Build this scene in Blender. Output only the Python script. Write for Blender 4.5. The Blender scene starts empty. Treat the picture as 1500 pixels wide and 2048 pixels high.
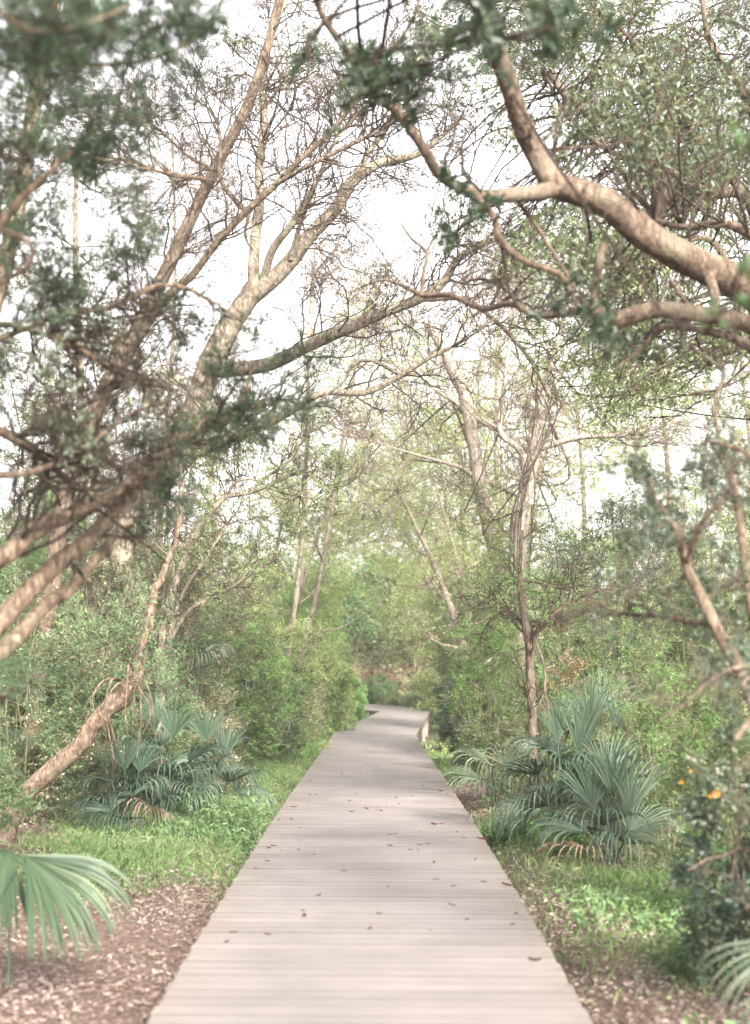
import bpy, math, random
import numpy as np
from mathutils import Vector, Matrix

random.seed(7)
RG = np.random.default_rng(11)
S = bpy.context.scene
COL = S.collection

# ------------------------------------------------------------------ camera
CAM_H = 1.54
PITCH = math.radians(5.26)
LENS, SENS = 80.0, 41.5
F = LENS / SENS * 1500.0
cam_d = bpy.data.cameras.new('camera'); cam = bpy.data.objects.new('camera', cam_d)
COL.objects.link(cam); S.camera = cam
cam_d.sensor_fit = 'HORIZONTAL'; cam_d.sensor_width = SENS; cam_d.lens = LENS
cam_d.clip_start = 0.1; cam_d.clip_end = 600
cam.location = (0, 0, CAM_H); cam.rotation_euler = (math.pi / 2 + PITCH, 0, 0)
cam_d.dof.use_dof = True; cam_d.dof.focus_distance = 16.0; cam_d.dof.aperture_fstop = 2.8
cam_d.dof.aperture_blades = 0

# ------------------------------------------------------------------ world, sun, exposure
SUN_EL, SUN_AZ = math.radians(30), math.radians(158)     # azimuth clockwise from +Y: a low sun behind the camera, to the right
w = bpy.data.worlds.new("World"); S.world = w; w.use_nodes = True
nt = w.node_tree; nt.nodes.clear()
sky = nt.nodes.new('ShaderNodeTexSky'); sky.sky_type = 'NISHITA'; sky.sun_disc = False
sky.sun_elevation = SUN_EL; sky.sun_rotation = SUN_AZ
sky.air_density = 1.0; sky.dust_density = 4.0; sky.ozone_density = 1.0
hs = nt.nodes.new('ShaderNodeHueSaturation'); hs.inputs['Saturation'].default_value = 0.12
hz = nt.nodes.new('ShaderNodeMix'); hz.data_type = 'RGBA'; hz.blend_type = 'MULTIPLY'; hz.inputs[0].default_value = 1.0
hz.inputs[7].default_value = (1.03, 0.99, 0.985, 1)
bg = nt.nodes.new('ShaderNodeBackground'); bg.inputs[1].default_value = 0.15
wo = nt.nodes.new('ShaderNodeOutputWorld')
nt.links.new(sky.outputs[0], hs.inputs['Color']); nt.links.new(hs.outputs[0], hz.inputs[6])
nt.links.new(hz.outputs[2], bg.inputs[0]); nt.links.new(bg.outputs[0], wo.inputs[0])
sd = bpy.data.lights.new('sun', 'SUN'); sun = bpy.data.objects.new('sun', sd); COL.objects.link(sun)
sd.energy = 3.4; sd.angle = math.radians(9.0); sd.color = (1.0, 0.92, 0.82)
sv = Vector((math.sin(SUN_AZ) * math.cos(SUN_EL), math.cos(SUN_AZ) * math.cos(SUN_EL), math.sin(SUN_EL)))
sun.rotation_euler = sv.to_track_quat('Z', 'Y').to_euler()
S.view_settings.view_transform = 'Standard'; S.view_settings.look = 'None'
S.view_settings.gamma = 1.0; S.view_settings.use_curve_mapping = False
S.view_settings.exposure = 2.5
S.cycles.max_bounces = 8; S.cycles.diffuse_bounces = 5; S.cycles.glossy_bounces = 2
S.cycles.transmission_bounces = 5; S.cycles.transparent_max_bounces = 6
S.cycles.use_denoising = True

# ------------------------------------------------------------------ helpers: places
cp, sp = math.cos(PITCH), math.sin(PITCH)
def P(px, py, d):
    """The point at distance d (world Y) seen at a spot of the photograph: used to read places off the photograph."""
    x = (px - 750) / F; y = (1024 - py) / F
    dy = cp - y * sp; dz = sp + y * cp
    return np.array([x / dy * d, d, CAM_H + dz / dy * d])
def X(px, d): return (px - 750) / F * d
def Z(py, d): return P(750, py, d)[2]
def sstep(a, b, t):
    t = np.clip((np.asarray(t, float) - a) / (b - a), 0, 1); return t * t * (3 - 2 * t)
def deck_z(y): return -0.43 * sstep(7, 36, y)
_ph = RG.uniform(0, 6.28, (8, 2)); _fr = RG.uniform(0.25, 1.7, (8, 2)) * RG.choice([-1, 1], (8, 2))
def wob(x, y, s=1.0):
    v = 0
    for k in range(8): v = v + np.sin(x * _fr[k, 0] * s + y * _fr[k, 1] * s + _ph[k, 0])
    return v / 8
def ground_z(x, y):
    x = np.asarray(x, float); y = np.asarray(y, float)
    z = deck_z(y) - 0.13 + 0.05 * wob(x, y, 1.3) + 0.02 * wob(x, y, 5)
    z = z - 0.42 * sstep(22, 33, y) * sstep(0.3, 1.4, x) - 0.10 * sstep(30, 40, y)
    inside = 1 - sstep(0.95, 1.25, np.abs(x))
    z = z - 0.10 * inside * (y < 46)
    z = z + 0.10 * sstep(2.2, 5.5, np.abs(x)) + 0.5 * sstep(9, 30, np.abs(x))
    return z
def nrm(v): return v / np.maximum(np.linalg.norm(v, axis=-1, keepdims=True), 1e-9)

# ------------------------------------------------------------------ helpers: meshes
class MB:
    def __init__(s): s.v = []; s.f = []; s.n = 0; s.t = []; s.uv = []
    def add(s, v, f, tint=0.5, uv=None):
        v = np.asarray(v, float).reshape(-1, 3); f = np.asarray(f, np.int64)
        s.v.append(v); s.f.append(f + s.n)
        s.t.append(np.broadcast_to(np.asarray(tint, float), (len(v),)).copy() if np.ndim(tint) < 1 or len(np.atleast_1d(tint)) == len(v) else np.full(len(v), 0.5))
        s.uv.append(np.zeros((len(v), 2)) if uv is None else uv); s.n += len(v)
    def mesh(s, name, mats, off=(0, 0, 0), smooth=False):
        me = bpy.data.meshes.new(name)
        if not s.v: return me
        v = np.concatenate(s.v) - np.asarray(off, float)
        tot = np.concatenate([np.full(len(f), f.shape[1], np.int32) for f in s.f])
        li = np.concatenate([f.ravel() for f in s.f]).astype(np.int32)
        st = np.concatenate([[0], np.cumsum(tot)[:-1]]).astype(np.int32)
        me.vertices.add(len(v)); me.vertices.foreach_set('co', v.astype(np.float32).ravel())
        me.loops.add(len(li)); me.loops.foreach_set('vertex_index', li)
        me.polygons.add(len(tot)); me.polygons.foreach_set('loop_start', st); me.polygons.foreach_set('loop_total', tot)
        me.polygons.foreach_set('use_smooth', np.full(len(tot), smooth))
        a = me.attributes.new('tint', 'FLOAT', 'POINT'); a.data.foreach_set('value', np.concatenate(s.t).astype(np.float32))
        u = me.attributes.new('bark_uv', 'FLOAT2', 'POINT'); u.data.foreach_set('vector', np.concatenate(s.uv).astype(np.float32).ravel())
        me.update(calc_edges=True)
        for m in (mats if isinstance(mats, (list, tuple)) else [mats]): me.materials.append(m)
        return me
    def build(s, name, mat, parent=None, smooth=False, at=None):
        off = parent_off(parent) if parent is not None else (np.zeros(3) if at is None else np.asarray(at, float))
        o = bpy.data.objects.new(name, s.mesh(name, mat, off, smooth)); COL.objects.link(o)
        if parent is not None: o.parent = parent
        else: o.location = off
        return o
def parent_off(p):
    off = np.zeros(3)
    while p is not None: off += np.array(p.location); p = p.parent
    return off
def tag(o, label=None, cat=None, group=None, kind=None):
    if label: o['label'] = label
    if cat: o['category'] = cat
    if group: o['group'] = group
    if kind: o['kind'] = kind
    return o
def thing(name, label, cat, loc, group=None):
    o = bpy.data.objects.new(name, None); COL.objects.link(o); o.location = loc; o.empty_display_size = 0.1
    return tag(o, label, cat, group)

def catmull(pts, step):
    pts = np.asarray(pts, float); n = len(pts)
    if n < 3: ext = np.vstack([2 * pts[0] - pts[1], pts, 2 * pts[-1] - pts[-2]])
    else: ext = np.vstack([2 * pts[0] - pts[1], pts, 2 * pts[-1] - pts[-2]])
    out = []
    for i in range(n - 1):
        p0, p1, p2, p3 = ext[i:i + 4]
        k = max(2, int(np.linalg.norm(p2[:3] - p1[:3]) / step))
        t = np.linspace(0, 1, k, endpoint=False)[:, None]
        out.append(0.5 * (2 * p1 + (p2 - p0) * t + (2 * p0 - 5 * p1 + 4 * p2 - p3) * t ** 2 + (3 * p1 - p0 - 3 * p2 + p3) * t ** 3))
    out.append(pts[-1:]); return np.vstack(out)

def tubes(mb, paths, radii, sides=3, tint=0.5, bumpy=0.0):
    """paths (T,N,3), radii (T,N): closed tapering tubes, all in one go."""
    T, N, _ = paths.shape
    if T == 0: return
    tan = nrm(np.gradient(paths, axis=1))
    mean = nrm(paths[:, -1] - paths[:, 0])
    ax = np.eye(3)[np.argmin(np.abs(mean), axis=1)][:, None, :]
    u = nrm(np.cross(tan, ax)); v = np.cross(tan, u)
    a = np.linspace(0, 2 * math.pi, sides, endpoint=False)
    r = radii[:, :, None] * np.ones(sides)
    L = np.concatenate([np.zeros((T, 1)), np.cumsum(np.linalg.norm(np.diff(paths, axis=1), axis=2), axis=1)], axis=1)
    if bumpy:
        ph = RG.uniform(0, 6.28, (6,)); q = 0
        for k, (m, fl) in enumerate([(1, 3.1), (2, 6.3), (3, 11.), (2, 17.), (4, 25.), (5, 41.)]):
            q = q + np.sin(m * a[None, None, :] + fl * L[:, :, None] + ph[k]) * (1.0 / (1 + .4 * k))
        r = r * (1 + bumpy * q)
    ring = paths[:, :, None, :] + r[..., None] * (np.cos(a)[None, None, :, None] * u[:, :, None, :] + np.sin(a)[None, None, :, None] * v[:, :, None, :])
    V = ring.reshape(-1, 3)
    base = (np.arange(T) * N * sides)[:, None, None]; i = np.arange(N - 1)[None, :, None] * sides; j = np.arange(sides)[None, None, :]; j2 = (j + 1) % sides
    Q = np.stack([base + i + j, base + i + j2, base + i + sides + j2, base + i + sides + j], -1).reshape(-1, 4)
    uv = np.stack([np.broadcast_to((a / 6.2832)[None, None, :], (T, N, sides)), np.broadcast_to(L[:, :, None], (T, N, sides))], -1).reshape(-1, 2)
    tt = np.broadcast_to(np.asarray(tint, float).reshape(-1, 1) if np.ndim(tint) else np.full((T, 1), tint), (T, N * sides)).ravel()
    mb.add(V, Q, tt, uv)
    if sides > 4:      # end caps
        for t in range(T):
            for e, rev in ((0, True), (N - 1, False)):
                c = len(V)
                idx = t * N * sides + e * sides + np.arange(sides)
                mb.add(np.vstack([V[idx], paths[t, e][None]]), np.array([[sides, (k + 1) % sides, k] if rev else [sides, k, (k + 1) % sides] for k in range(sides)]), 0.5,
                       np.vstack([uv[idx], uv[idx[:1]]]))

def spawn(paths, radii, n, length, ang=(0.5, 1.1), tmin=0.2, tmax=1.0, M=6, wig=0.25, up=0.0, lenvar=0.5, taper=0.4, rr=0.55, rmin=0.0015, bias=None, shrink=0.5):
    """n children on every parent path: returns (paths, radii)."""
    T, N, _ = paths.shape; K = T * n
    if K == 0: return np.zeros((0, M, 3)), np.zeros((0, M))
    pi = np.repeat(np.arange(T), n)
    t = (RG.random(K) * (tmax - tmin) + tmin) * (N - 1); i = np.minimum(t.astype(int), N - 2); fr = (t - i)[:, None]
    p0 = paths[pi, i] * (1 - fr) + paths[pi, i + 1] * fr
    tg = nrm(paths[pi, i + 1] - paths[pi, i]); r0 = (radii[pi, i] * (1 - fr[:, 0]) + radii[pi, i + 1] * fr[:, 0]) * rr
    rv = nrm(RG.normal(size=(K, 3))); pp = nrm(rv - (rv * tg).sum(1, keepdims=True) * tg)
    a = RG.uniform(ang[0], ang[1], K)[:, None]
    d = nrm(tg * np.cos(a) + pp * np.sin(a) + np.array([0, 0, up]) + (0 if bias is None else np.asarray(bias)))
    Ls = length * (1 - lenvar * RG.random(K)) * (1 - shrink * (t / (N - 1)))
    step = (Ls / (M - 1))[:, None]
    out = np.zeros((K, M, 3)); out[:, 0] = p0
    for m in range(1, M):
        out[:, m] = out[:, m - 1] + d * step
        d = nrm(d + RG.normal(size=(K, 3)) * wig + np.array([0, 0, up * 0.3]))
    rad = np.maximum(r0[:, None] * np.linspace(1, taper, M)[None], rmin)
    return out, rad

def along(paths, per, tmin=0.1, tmax=1.0):
    T, N, _ = paths.shape; K = T * per
    pi = np.repeat(np.arange(T), per)
    t = (RG.random(K) * (tmax - tmin) + tmin) * (N - 1); i = np.minimum(t.astype(int), N - 2); fr = (t - i)[:, None]
    return paths[pi, i] * (1 - fr) + paths[pi, i + 1] * fr, nrm(paths[pi, i + 1] - paths[pi, i]), pi

def leaves(mb, pos, tan, L, W, shape='oval', spread=0.9, droop=0.0, tint=None, jit=0.02, lv=0.35, flat=0.0):
    """A folded, pointed leaf at every pos, leaning off the twig direction tan."""
    K = len(pos)
    if K == 0: return
    rv = RG.normal(size=(K, 3)); rv[:, 2] *= (1 - flat)
    d = nrm(tan * (1 - spread * 0.6) + nrm(rv) * spread + np.array([0, 0, -droop]))
    rn = RG.normal(size=(K, 3)) * (1 - flat * 0.7) + np.array([0, 0, 0.6 + flat])
    s = nrm(np.cross(d, rn)); n = np.cross(s, d)
    l = (L * (1 - lv * RG.random(K)))[:, None]; wd = (W * (1 - lv * RG.random(K)))[:, None] * 0.5
    p = pos + RG.normal(size=(K, 3)) * jit
    tt = RG.random(K) if tint is None else np.clip(tint + RG.normal(size=K) * 0.16, 0, 1)
    if shape == 'quad':
        V = np.stack([p, p + d * l * .45 + s * wd + n * wd * .35, p + d * l, p + d * l * .45 - s * wd + n * wd * .35], 1)
        b = np.arange(K)[:, None] * 4
        Fc = np.concatenate([b + np.array([[0, 1, 2]]), b + np.array([[0, 2, 3]])]); k = 4
    else:
        V = np.stack([p, p + d * l * .28 + s * wd * .85 + n * wd * .3, p + d * l * .68 + s * wd * .8 + n * wd * .25 - n * l * .04, p + d * l - n * l * .12,
                      p + d * l * .68 - s * wd * .8 + n * wd * .25 - n * l * .04, p + d * l * .28 - s * wd * .85 + n * wd * .3], 1)
        b = np.arange(K)[:, None] * 6
        Fc = np.concatenate([b + np.array([[0, 1, 2, 3]]), b + np.array([[0, 3, 4, 5]])]); k = 6
    mb.add(V.reshape(-1, 3), Fc, np.repeat(tt, k))

# ------------------------------------------------------------------ materials
def mk(name):
    m = bpy.data.materials.new(name); m.use_nodes = True; nt = m.node_tree; nt.nodes.clear()
    return m, nt, nt.nodes.new, nt.links.new
def ramp(N, stops):
    r = N('ShaderNodeValToRGB'); e = r.color_ramp.elements
    while len(e) < len(stops): e.new(0.5)
    for k, (p, c) in enumerate(stops): e[k].position = p; e[k].color = (*c, 1)
    return r
def leaf_mat(name, stops, transl=0.35, rough=0.5, spec=0.35, tr=(1.25, 1.35, 0.7)):
    m, nt, N, Lk = mk(name)
    at = N('ShaderNodeAttribute'); at.attribute_name = 'tint'
    r = ramp(N, stops); Lk(at.outputs['Fac'], r.inputs[0])
    g = N('ShaderNodeNewGeometry')
    p = N('ShaderNodeBsdfPrincipled'); p.inputs['Roughness'].default_value = rough; p.inputs['Specular IOR Level'].default_value = spec
    Lk(r.outputs[0], p.inputs['Base Color'])
    t = N('ShaderNodeBsdfTranslucent')
    mu = N('ShaderNodeMix'); mu.data_type = 'RGBA'; mu.blend_type = 'MULTIPLY'; mu.inputs[0].default_value = 1; mu.inputs[7].default_value = (*tr, 1)
    Lk(r.outputs[0], mu.inputs[6]); Lk(mu.outputs[2], t.inputs[0])
    mx = N('ShaderNodeMixShader'); mx.inputs[0].default_value = transl
    Lk(p.outputs[0], mx.inputs[1]); Lk(t.outputs[0], mx.inputs[2])
    o = N('ShaderNodeOutputMaterial'); Lk(mx.outputs[0], o.inputs[0]); return m
def bark_mat(name, dark, mid, light, scale=9, lichen=0.0, lich=(0.42, 0.43, 0.36)):
    m, nt, N, Lk = mk(name)
    at = N('ShaderNodeAttribute'); at.attribute_name = 'bark_uv'
    tc = N('ShaderNodeTexCoord')
    n1 = N('ShaderNodeTexNoise'); n1.inputs['Scale'].default_value = scale * 4; n1.inputs['Detail'].default_value = 8; n1.inputs['Roughness'].default_value = 0.72; n1.inputs['Distortion'].default_value = 0.6
    mp = N('ShaderNodeMapping'); mp.inputs['Scale'].default_value = (1, 1, 0.35); Lk(tc.outputs['Object'], mp.inputs[0]); Lk(mp.outputs[0], n1.inputs['Vector'])
    n2 = N('ShaderNodeTexNoise'); n2.inputs['Scale'].default_value = scale * 0.5; n2.inputs['Detail'].default_value = 4; Lk(tc.outputs['Object'], n2.inputs['Vector'])
    r = ramp(N, [(0.36, dark), (0.50, mid), (0.64, light)]); Lk(n1.outputs['Fac'], r.inputs[0])
    r2 = ramp(N, [(0.50, (0, 0, 0)), (0.62, (1, 1, 1))]); Lk(n2.outputs['Fac'], r2.inputs[0])
    ml = N('ShaderNodeMath'); ml.operation = 'MULTIPLY'; ml.inputs[1].default_value = lichen; Lk(r2.outputs[0], ml.inputs[0])
    mx = N('ShaderNodeMix'); mx.data_type = 'RGBA'; Lk(ml.outputs[0], mx.inputs[0]); Lk(r.outputs[0], mx.inputs[6]); mx.inputs[7].default_value = (*lich, 1)
    p = N('ShaderNodeBsdfPrincipled'); p.inputs['Roughness'].default_value = 0.85; p.inputs['Specular IOR Level'].default_value = 0.06
    Lk(mx.outputs[2], p.inputs['Base Color'])
    b = N('ShaderNodeBump'); b.inputs['Strength'].default_value = 1.0; b.inputs['Distance'].default_value = 0.03
    Lk(n1.outputs['Fac'], b.inputs['Height']); Lk(b.outputs[0], p.inputs['Normal'])
    o = N('ShaderNodeOutputMaterial'); Lk(p.outputs[0], o.inputs[0]); return m

M_OAK = leaf_mat('oak_leaf', [(0, (.026, .040, .024)), (.55, (.070, .092, .050)), (.85, (.125, .145, .075)), (1, (.26, .22, .12))], .32, .38, .5)
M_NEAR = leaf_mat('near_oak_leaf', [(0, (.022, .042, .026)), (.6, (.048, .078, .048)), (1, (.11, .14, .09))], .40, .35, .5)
M_SMALL = leaf_mat('small_leaf', [(0, (.050, .075, .032)), (.5, (.115, .155, .068)), (.85, (.19, .23, .115)), (1, (.32, .30, .19))], .40, .42, .45)
M_SHRUB = leaf_mat('shrub_leaf', [(0, (0.049, 0.085, 0.043)), (.5, (0.091, 0.152, 0.073)), (1, (0.171, 0.244, 0.110))], .38)
M_BRIGHT = leaf_mat('bright_leaf', [(0, (0.079, 0.171, 0.055)), (.5, (0.146, 0.268, 0.091)), (1, (0.244, 0.378, 0.146))], .45)
M_PALE = leaf_mat('pale_spring_leaf', [(0, (0.180, 0.228, 0.102)), (.5, (0.288, 0.348, 0.162)), (1, (0.432, 0.492, 0.252))], .5)
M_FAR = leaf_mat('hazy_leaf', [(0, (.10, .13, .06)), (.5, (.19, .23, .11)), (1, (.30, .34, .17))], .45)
M_MAPLE = leaf_mat('maple_leaf', [(0, (.05, .11, .05)), (.5, (.095, .175, .085)), (1, (.19, .27, .14))], .45)
M_CEDAR = leaf_mat('cedar_needle', [(0, (.024, .044, .028)), (.6, (.050, .084, .050)), (.88, (.095, .135, .08)), (1, (.17, .12, .07))], .38, .55, .3)
M_DULL = leaf_mat('olive_leaf', [(0, (.060, .065, .035)), (.5, (.135, .135, .080)), (.8, (.24, .225, .145)), (1, (.42, .38, .29))], .35, .4, .5)
M_WAXY = leaf_mat('waxy_leaf', [(0, (.030, .058, .040)), (.5, (.075, .110, .072)), (.85, (.14, .17, .115)), (1, (.27, .26, .20))], .35, .4, .45)
M_GRASS = leaf_mat('grass_blade', [(0, (0.091, 0.140, 0.055)), (.5, (0.152, 0.226, 0.091)), (.9, (0.244, 0.317, 0.146)), (1, (0.415, 0.378, 0.232))], .45)
M_WEED = leaf_mat('weed_leaf', [(0, (0.067, 0.128, 0.059)), (.5, (0.122, 0.201, 0.091)), (1, (0.220, 0.305, 0.146))], .4)
M_PALM = leaf_mat('palmetto_leaf', [(0, (.022, .040, .024)), (.5, (.050, .080, .053)), (1, (.12, .145, .10))], .22, .46, .4, (1.2, 1.3, .8))
M_PALMN = leaf_mat('near_palmetto_leaf', [(0, (.017, .036, .018)), (.5, (.036, .064, .033)), (1, (.085, .11, .062))], .22, .5, .3, (1.2, 1.3, .7))
M_DEAD = leaf_mat('dead_frond', [(0, (.16, .11, .075)), (.5, (.28, .21, .16)), (1, (.42, .34, .27))], .2, .7, .2, (1.2, 1.1, .9))
M_LITTER = leaf_mat('litter_leaf', [(0, (0.086, 0.057, 0.046)), (.35, (0.161, 0.121, 0.102)), (.7, (0.241, 0.193, 0.171)), (1, (0.380, 0.322, 0.293))], .12, .6, .3, (1.2, 1., .8))
M_DLEAF = leaf_mat('deck_leaf', [(0, (.055, .022, .018)), (.5, (.09, .035, .027)), (1, (.16, .09, .065))], .1, .5, .3, (1.2, 1., .8))
M_DRY = leaf_mat('dry_brush', [(0, (.13, .09, .06)), (.5, (.25, .19, .13)), (1, (.42, .35, .26))], .25, .7, .2, (1.2, 1.1, .9))
M_FLOWER = leaf_mat('orange_petal', [(0, (.75, .26, .02)), (1, (.85, .45, .04))], .3, .5, .3, (1.1, 1., .5))
M_REDLEAF = leaf_mat('young_leaf', [(0, (.16, .12, .06)), (.5, (.22, .19, .09)), (1, (.34, .30, .16))], .45)

B_GREY = bark_mat('grey_bark', (0.056, 0.046, 0.037), (0.134, 0.112, 0.087), (0.247, 0.213, 0.167), 8, .55, (0.247, 0.237, 0.176))
B_BROWN = bark_mat('brown_bark', (0.034, 0.026, 0.019), (0.086, 0.065, 0.048), (0.158, 0.126, 0.095), 8, .3, (0.200, 0.183, 0.140))
B_OAK = bark_mat('oak_bark', (0.047, 0.033, 0.026), (0.124, 0.093, 0.071), (0.241, 0.186, 0.137), 10, .35, (0.244, 0.221, 0.167))
B_CEDAR = bark_mat('cedar_bark', (0.051, 0.036, 0.027), (0.145, 0.108, 0.078), (0.319, 0.245, 0.179), 8, .3, (0.226, 0.211, 0.158))
B_PALE = bark_mat('pale_bark', (0.117, 0.095, 0.078), (0.216, 0.187, 0.155), (0.326, 0.289, 0.240), 7, .2, (0.294, 0.284, 0.224))
B_TWIG = bark_mat('twig_bark', (0.026, 0.021, 0.015), (0.053, 0.040, 0.032), (0.088, 0.072, 0.056), 6, 0)
B_TWIGP = bark_mat('pale_twig_bark', (0.062, 0.049, 0.039), (0.116, 0.094, 0.075), (0.179, 0.154, 0.122), 6, 0)
B_STEM = bark_mat('green_stem', (0.055, 0.062, 0.033), (0.107, 0.106, 0.059), (0.178, 0.170, 0.097), 6, 0)
B_ROOT = bark_mat('root_bark', (0.050, 0.034, 0.026), (0.140, 0.101, 0.075), (0.281, 0.216, 0.162), 9, .3, (0.225, 0.204, 0.158))

def wood_mat():
    m, nt, N, Lk = mk('weathered_wood')
    tc = N('ShaderNodeTexCoord'); oi = N('ShaderNodeObjectInfo')
    g = N('ShaderNodeNewGeometry')
    ad = N('ShaderNodeVectorMath'); ad.operation = 'ADD'
    cx = N('ShaderNodeCombineXYZ'); sc = N('ShaderNodeMath'); sc.operation = 'MULTIPLY'; sc.inputs[1].default_value = 53.0
    Lk(oi.outputs['Random'], sc.inputs[0]); Lk(sc.outputs[0], cx.inputs[0]); Lk(sc.outputs[0], cx.inputs[1])
    Lk(tc.outputs['Object'], ad.inputs[0]); Lk(cx.outputs[0], ad.inputs[1])
    mp = N('ShaderNodeMapping'); mp.inputs['Scale'].default_value = (1.2, 45, 45); Lk(ad.outputs[0], mp.inputs[0])
    n1 = N('ShaderNodeTexNoise'); n1.inputs['Scale'].default_value = 1.0; n1.inputs['Detail'].default_value = 5; Lk(mp.outputs[0], n1.inputs[0])
    n2 = N('ShaderNodeTexNoise'); n2.inputs['Scale'].default_value = 1.6; n2.inputs['Detail'].default_value = 5; Lk(g.outputs['Position'], n2.inputs[0])
    r = ramp(N, [(0.26, (.134, .122, .121)), (0.5, (.170, .155, .154)), (0.74, (.194, .178, .177))]); Lk(n1.outputs['Fac'], r.inputs[0])
    r2 = ramp(N, [(0.3, (.80, .79, .77)), (0.7, (1.10, 1.08, 1.07))]); Lk(n2.outputs['Fac'], r2.inputs[0])
    r3 = ramp(N, [(0.0, (.93, .925, .925)), (0.5, (1, 1, 1)), (1.0, (1.04, 1.035, 1.035))]); Lk(oi.outputs['Random'], r3.inputs[0])
    # greenish tinge of algae along both edges of the deck
    sx = N('ShaderNodeSeparateXYZ'); Lk(tc.outputs['Object'], sx.inputs[0])
    ab = N('ShaderNodeMath'); ab.operation = 'ABSOLUTE'; Lk(sx.outputs[0], ab.inputs[0])
    ed = N('ShaderNodeMapRange'); ed.inputs[1].default_value = 0.62; ed.inputs[2].default_value = 0.93; ed.inputs[3].default_value = 0; ed.inputs[4].default_value = 0.75; Lk(ab.outputs[0], ed.inputs[0])
    m1 = N('ShaderNodeMix'); m1.data_type = 'RGBA'; m1.blend_type = 'MULTIPLY'; m1.inputs[0].default_value = 1; Lk(r.outputs[0], m1.inputs[6]); Lk(r2.outputs[0], m1.inputs[7])
    m2 = N('ShaderNodeMix'); m2.data_type = 'RGBA'; m2.blend_type = 'MULTIPLY'; m2.inputs[0].default_value = 1; Lk(m1.outputs[2], m2.inputs[6]); Lk(r3.outputs[0], m2.inputs[7])
    m3 = N('ShaderNodeMix'); m3.data_type = 'RGBA'; m3.blend_type = 'MULTIPLY'; Lk(ed.outputs[0], m3.inputs[0]); Lk(m2.outputs[2], m3.inputs[6]); m3.inputs[7].default_value = (1.0, .99, .83, 1)
    p = N('ShaderNodeBsdfPrincipled'); p.inputs['Roughness'].default_value = .75; p.inputs['Specular IOR Level'].default_value = .25
    Lk(m3.outputs[2], p.inputs['Base Color'])
    b = N('ShaderNodeBump'); b.inputs['Strength'].default_value = .5; b.inputs['Distance'].default_value = .004; Lk(n1.outputs['Fac'], b.inputs['Height']); Lk(b.outputs[0], p.inputs['Normal'])
    o = N('ShaderNodeOutputMaterial'); Lk(p.outputs[0], o.inputs[0]); return m
M_WOOD = wood_mat()
M_SIDE = bark_mat('gap_shaded_board_side', (.07, .062, .056), (.105, .094, .086), (.14, .126, .115), 6, 0)  # plank sides and bevels darkened: the shade of the gaps put into the colour
def soil_mat():
    m, nt, N, Lk = mk('soil'); g = N('ShaderNodeNewGeometry')
    n1 = N('ShaderNodeTexNoise'); n1.inputs['Scale'].default_value = 22; n1.inputs['Detail'].default_value = 8; n1.inputs['Roughness'].default_value = .7; Lk(g.outputs['Position'], n1.inputs[0])
    n2 = N('ShaderNodeTexNoise'); n2.inputs['Scale'].default_value = .9; n2.inputs['Detail'].default_value = 4; Lk(g.outputs['Position'], n2.inputs[0])
    r = ramp(N, [(.3, (.045, .03, .024)), (.5, (.115, .08, .064)), (.72, (.22, .165, .135))]); Lk(n1.outputs['Fac'], r.inputs[0])
    r2 = ramp(N, [(.4, (.05, .075, .03)), (.6, (.09, .12, .05))]); Lk(n1.outputs['Fac'], r2.inputs[0])
    at = N('ShaderNodeAttribute'); at.attribute_name = 'tint'
    mx = N('ShaderNodeMix'); mx.data_type = 'RGBA'; Lk(at.outputs['Fac'], mx.inputs[0]); Lk(r.outputs[0], mx.inputs[6]); Lk(r2.outputs[0], mx.inputs[7])
    p = N('ShaderNodeBsdfPrincipled'); p.inputs['Roughness'].default_value = .95; p.inputs['Specular IOR Level'].default_value = .1; Lk(mx.outputs[2], p.inputs['Base Color'])
    b = N('ShaderNodeBump'); b.inputs['Strength'].default_value = .8; b.inputs['Distance'].default_value = .03; Lk(n1.outputs['Fac'], b.inputs['Height']); Lk(b.outputs[0], p.inputs['Normal'])
    o = N('ShaderNodeOutputMaterial'); Lk(p.outputs[0], o.inputs[0]); return m
M_SOIL = soil_mat()

# ------------------------------------------------------------------ ground
def grass_mask(x, y):
    """How grassy the ground is (0..1) at a place."""
    n = 0.5 + 0.9 * wob(x, y, 2.1) + 0.5 * wob(x + 9, y, 6)
    left = sstep(9.6, 11.2, y + 0.5 * wob(x, y, 3)) * sstep(-3.1, -2.2, x + 0.10 * (y - 11) + .2 * wob(x, y, 4)) * (x < 0)
    left = left * (1 - 0.25 * sstep(15, 18, y))
    right1 = np.exp(-((x - 2.2) / .85) ** 2 - ((y - 9.6) / 1.7) ** 2) * 1.7
    right2 = np.exp(-((x - 1.35) / .5) ** 2 - ((y - 13.6) / 1.6) ** 2) * 1.4
    right3 = sstep(19, 23, y) * (x > 0) * 0.7
    return np.clip((left + (right1 + right2 + right3) * (x > 0)) * (0.65 + 0.7 * n), 0, 1)
def ground():
    xs = np.unique(np.concatenate([np.linspace(-6, 6, 121), np.sign(np.linspace(-1, 1, 41)) * (6 + 114 * np.abs(np.linspace(-1, 1, 41)) ** 2)]))
    ys = np.unique(np.concatenate([np.linspace(0, 30, 181), np.linspace(30, 60, 61), 60 + 90 * np.linspace(0, 1, 20) ** 2, -60 * np.linspace(0, 1, 12) ** 2]))
    Xg, Yg = np.meshgrid(xs, ys); z = ground_z(Xg, Yg)
    V = np.stack([Xg, Yg, z], -1).reshape(-1, 3); nx, ny = len(xs), len(ys)
    i = np.arange(ny - 1)[:, None] * nx; j = np.arange(nx - 1)[None]
    Q = np.stack([i + j, i + j + 1, i + nx + j + 1, i + nx + j], -1).reshape(-1, 4)
    mb = MB(); mb.add(V, Q, grass_mask(V[:, 0], V[:, 1]))
    tag(mb.build('ground', M_SOIL, smooth=True), kind='structure')
ground()

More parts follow.
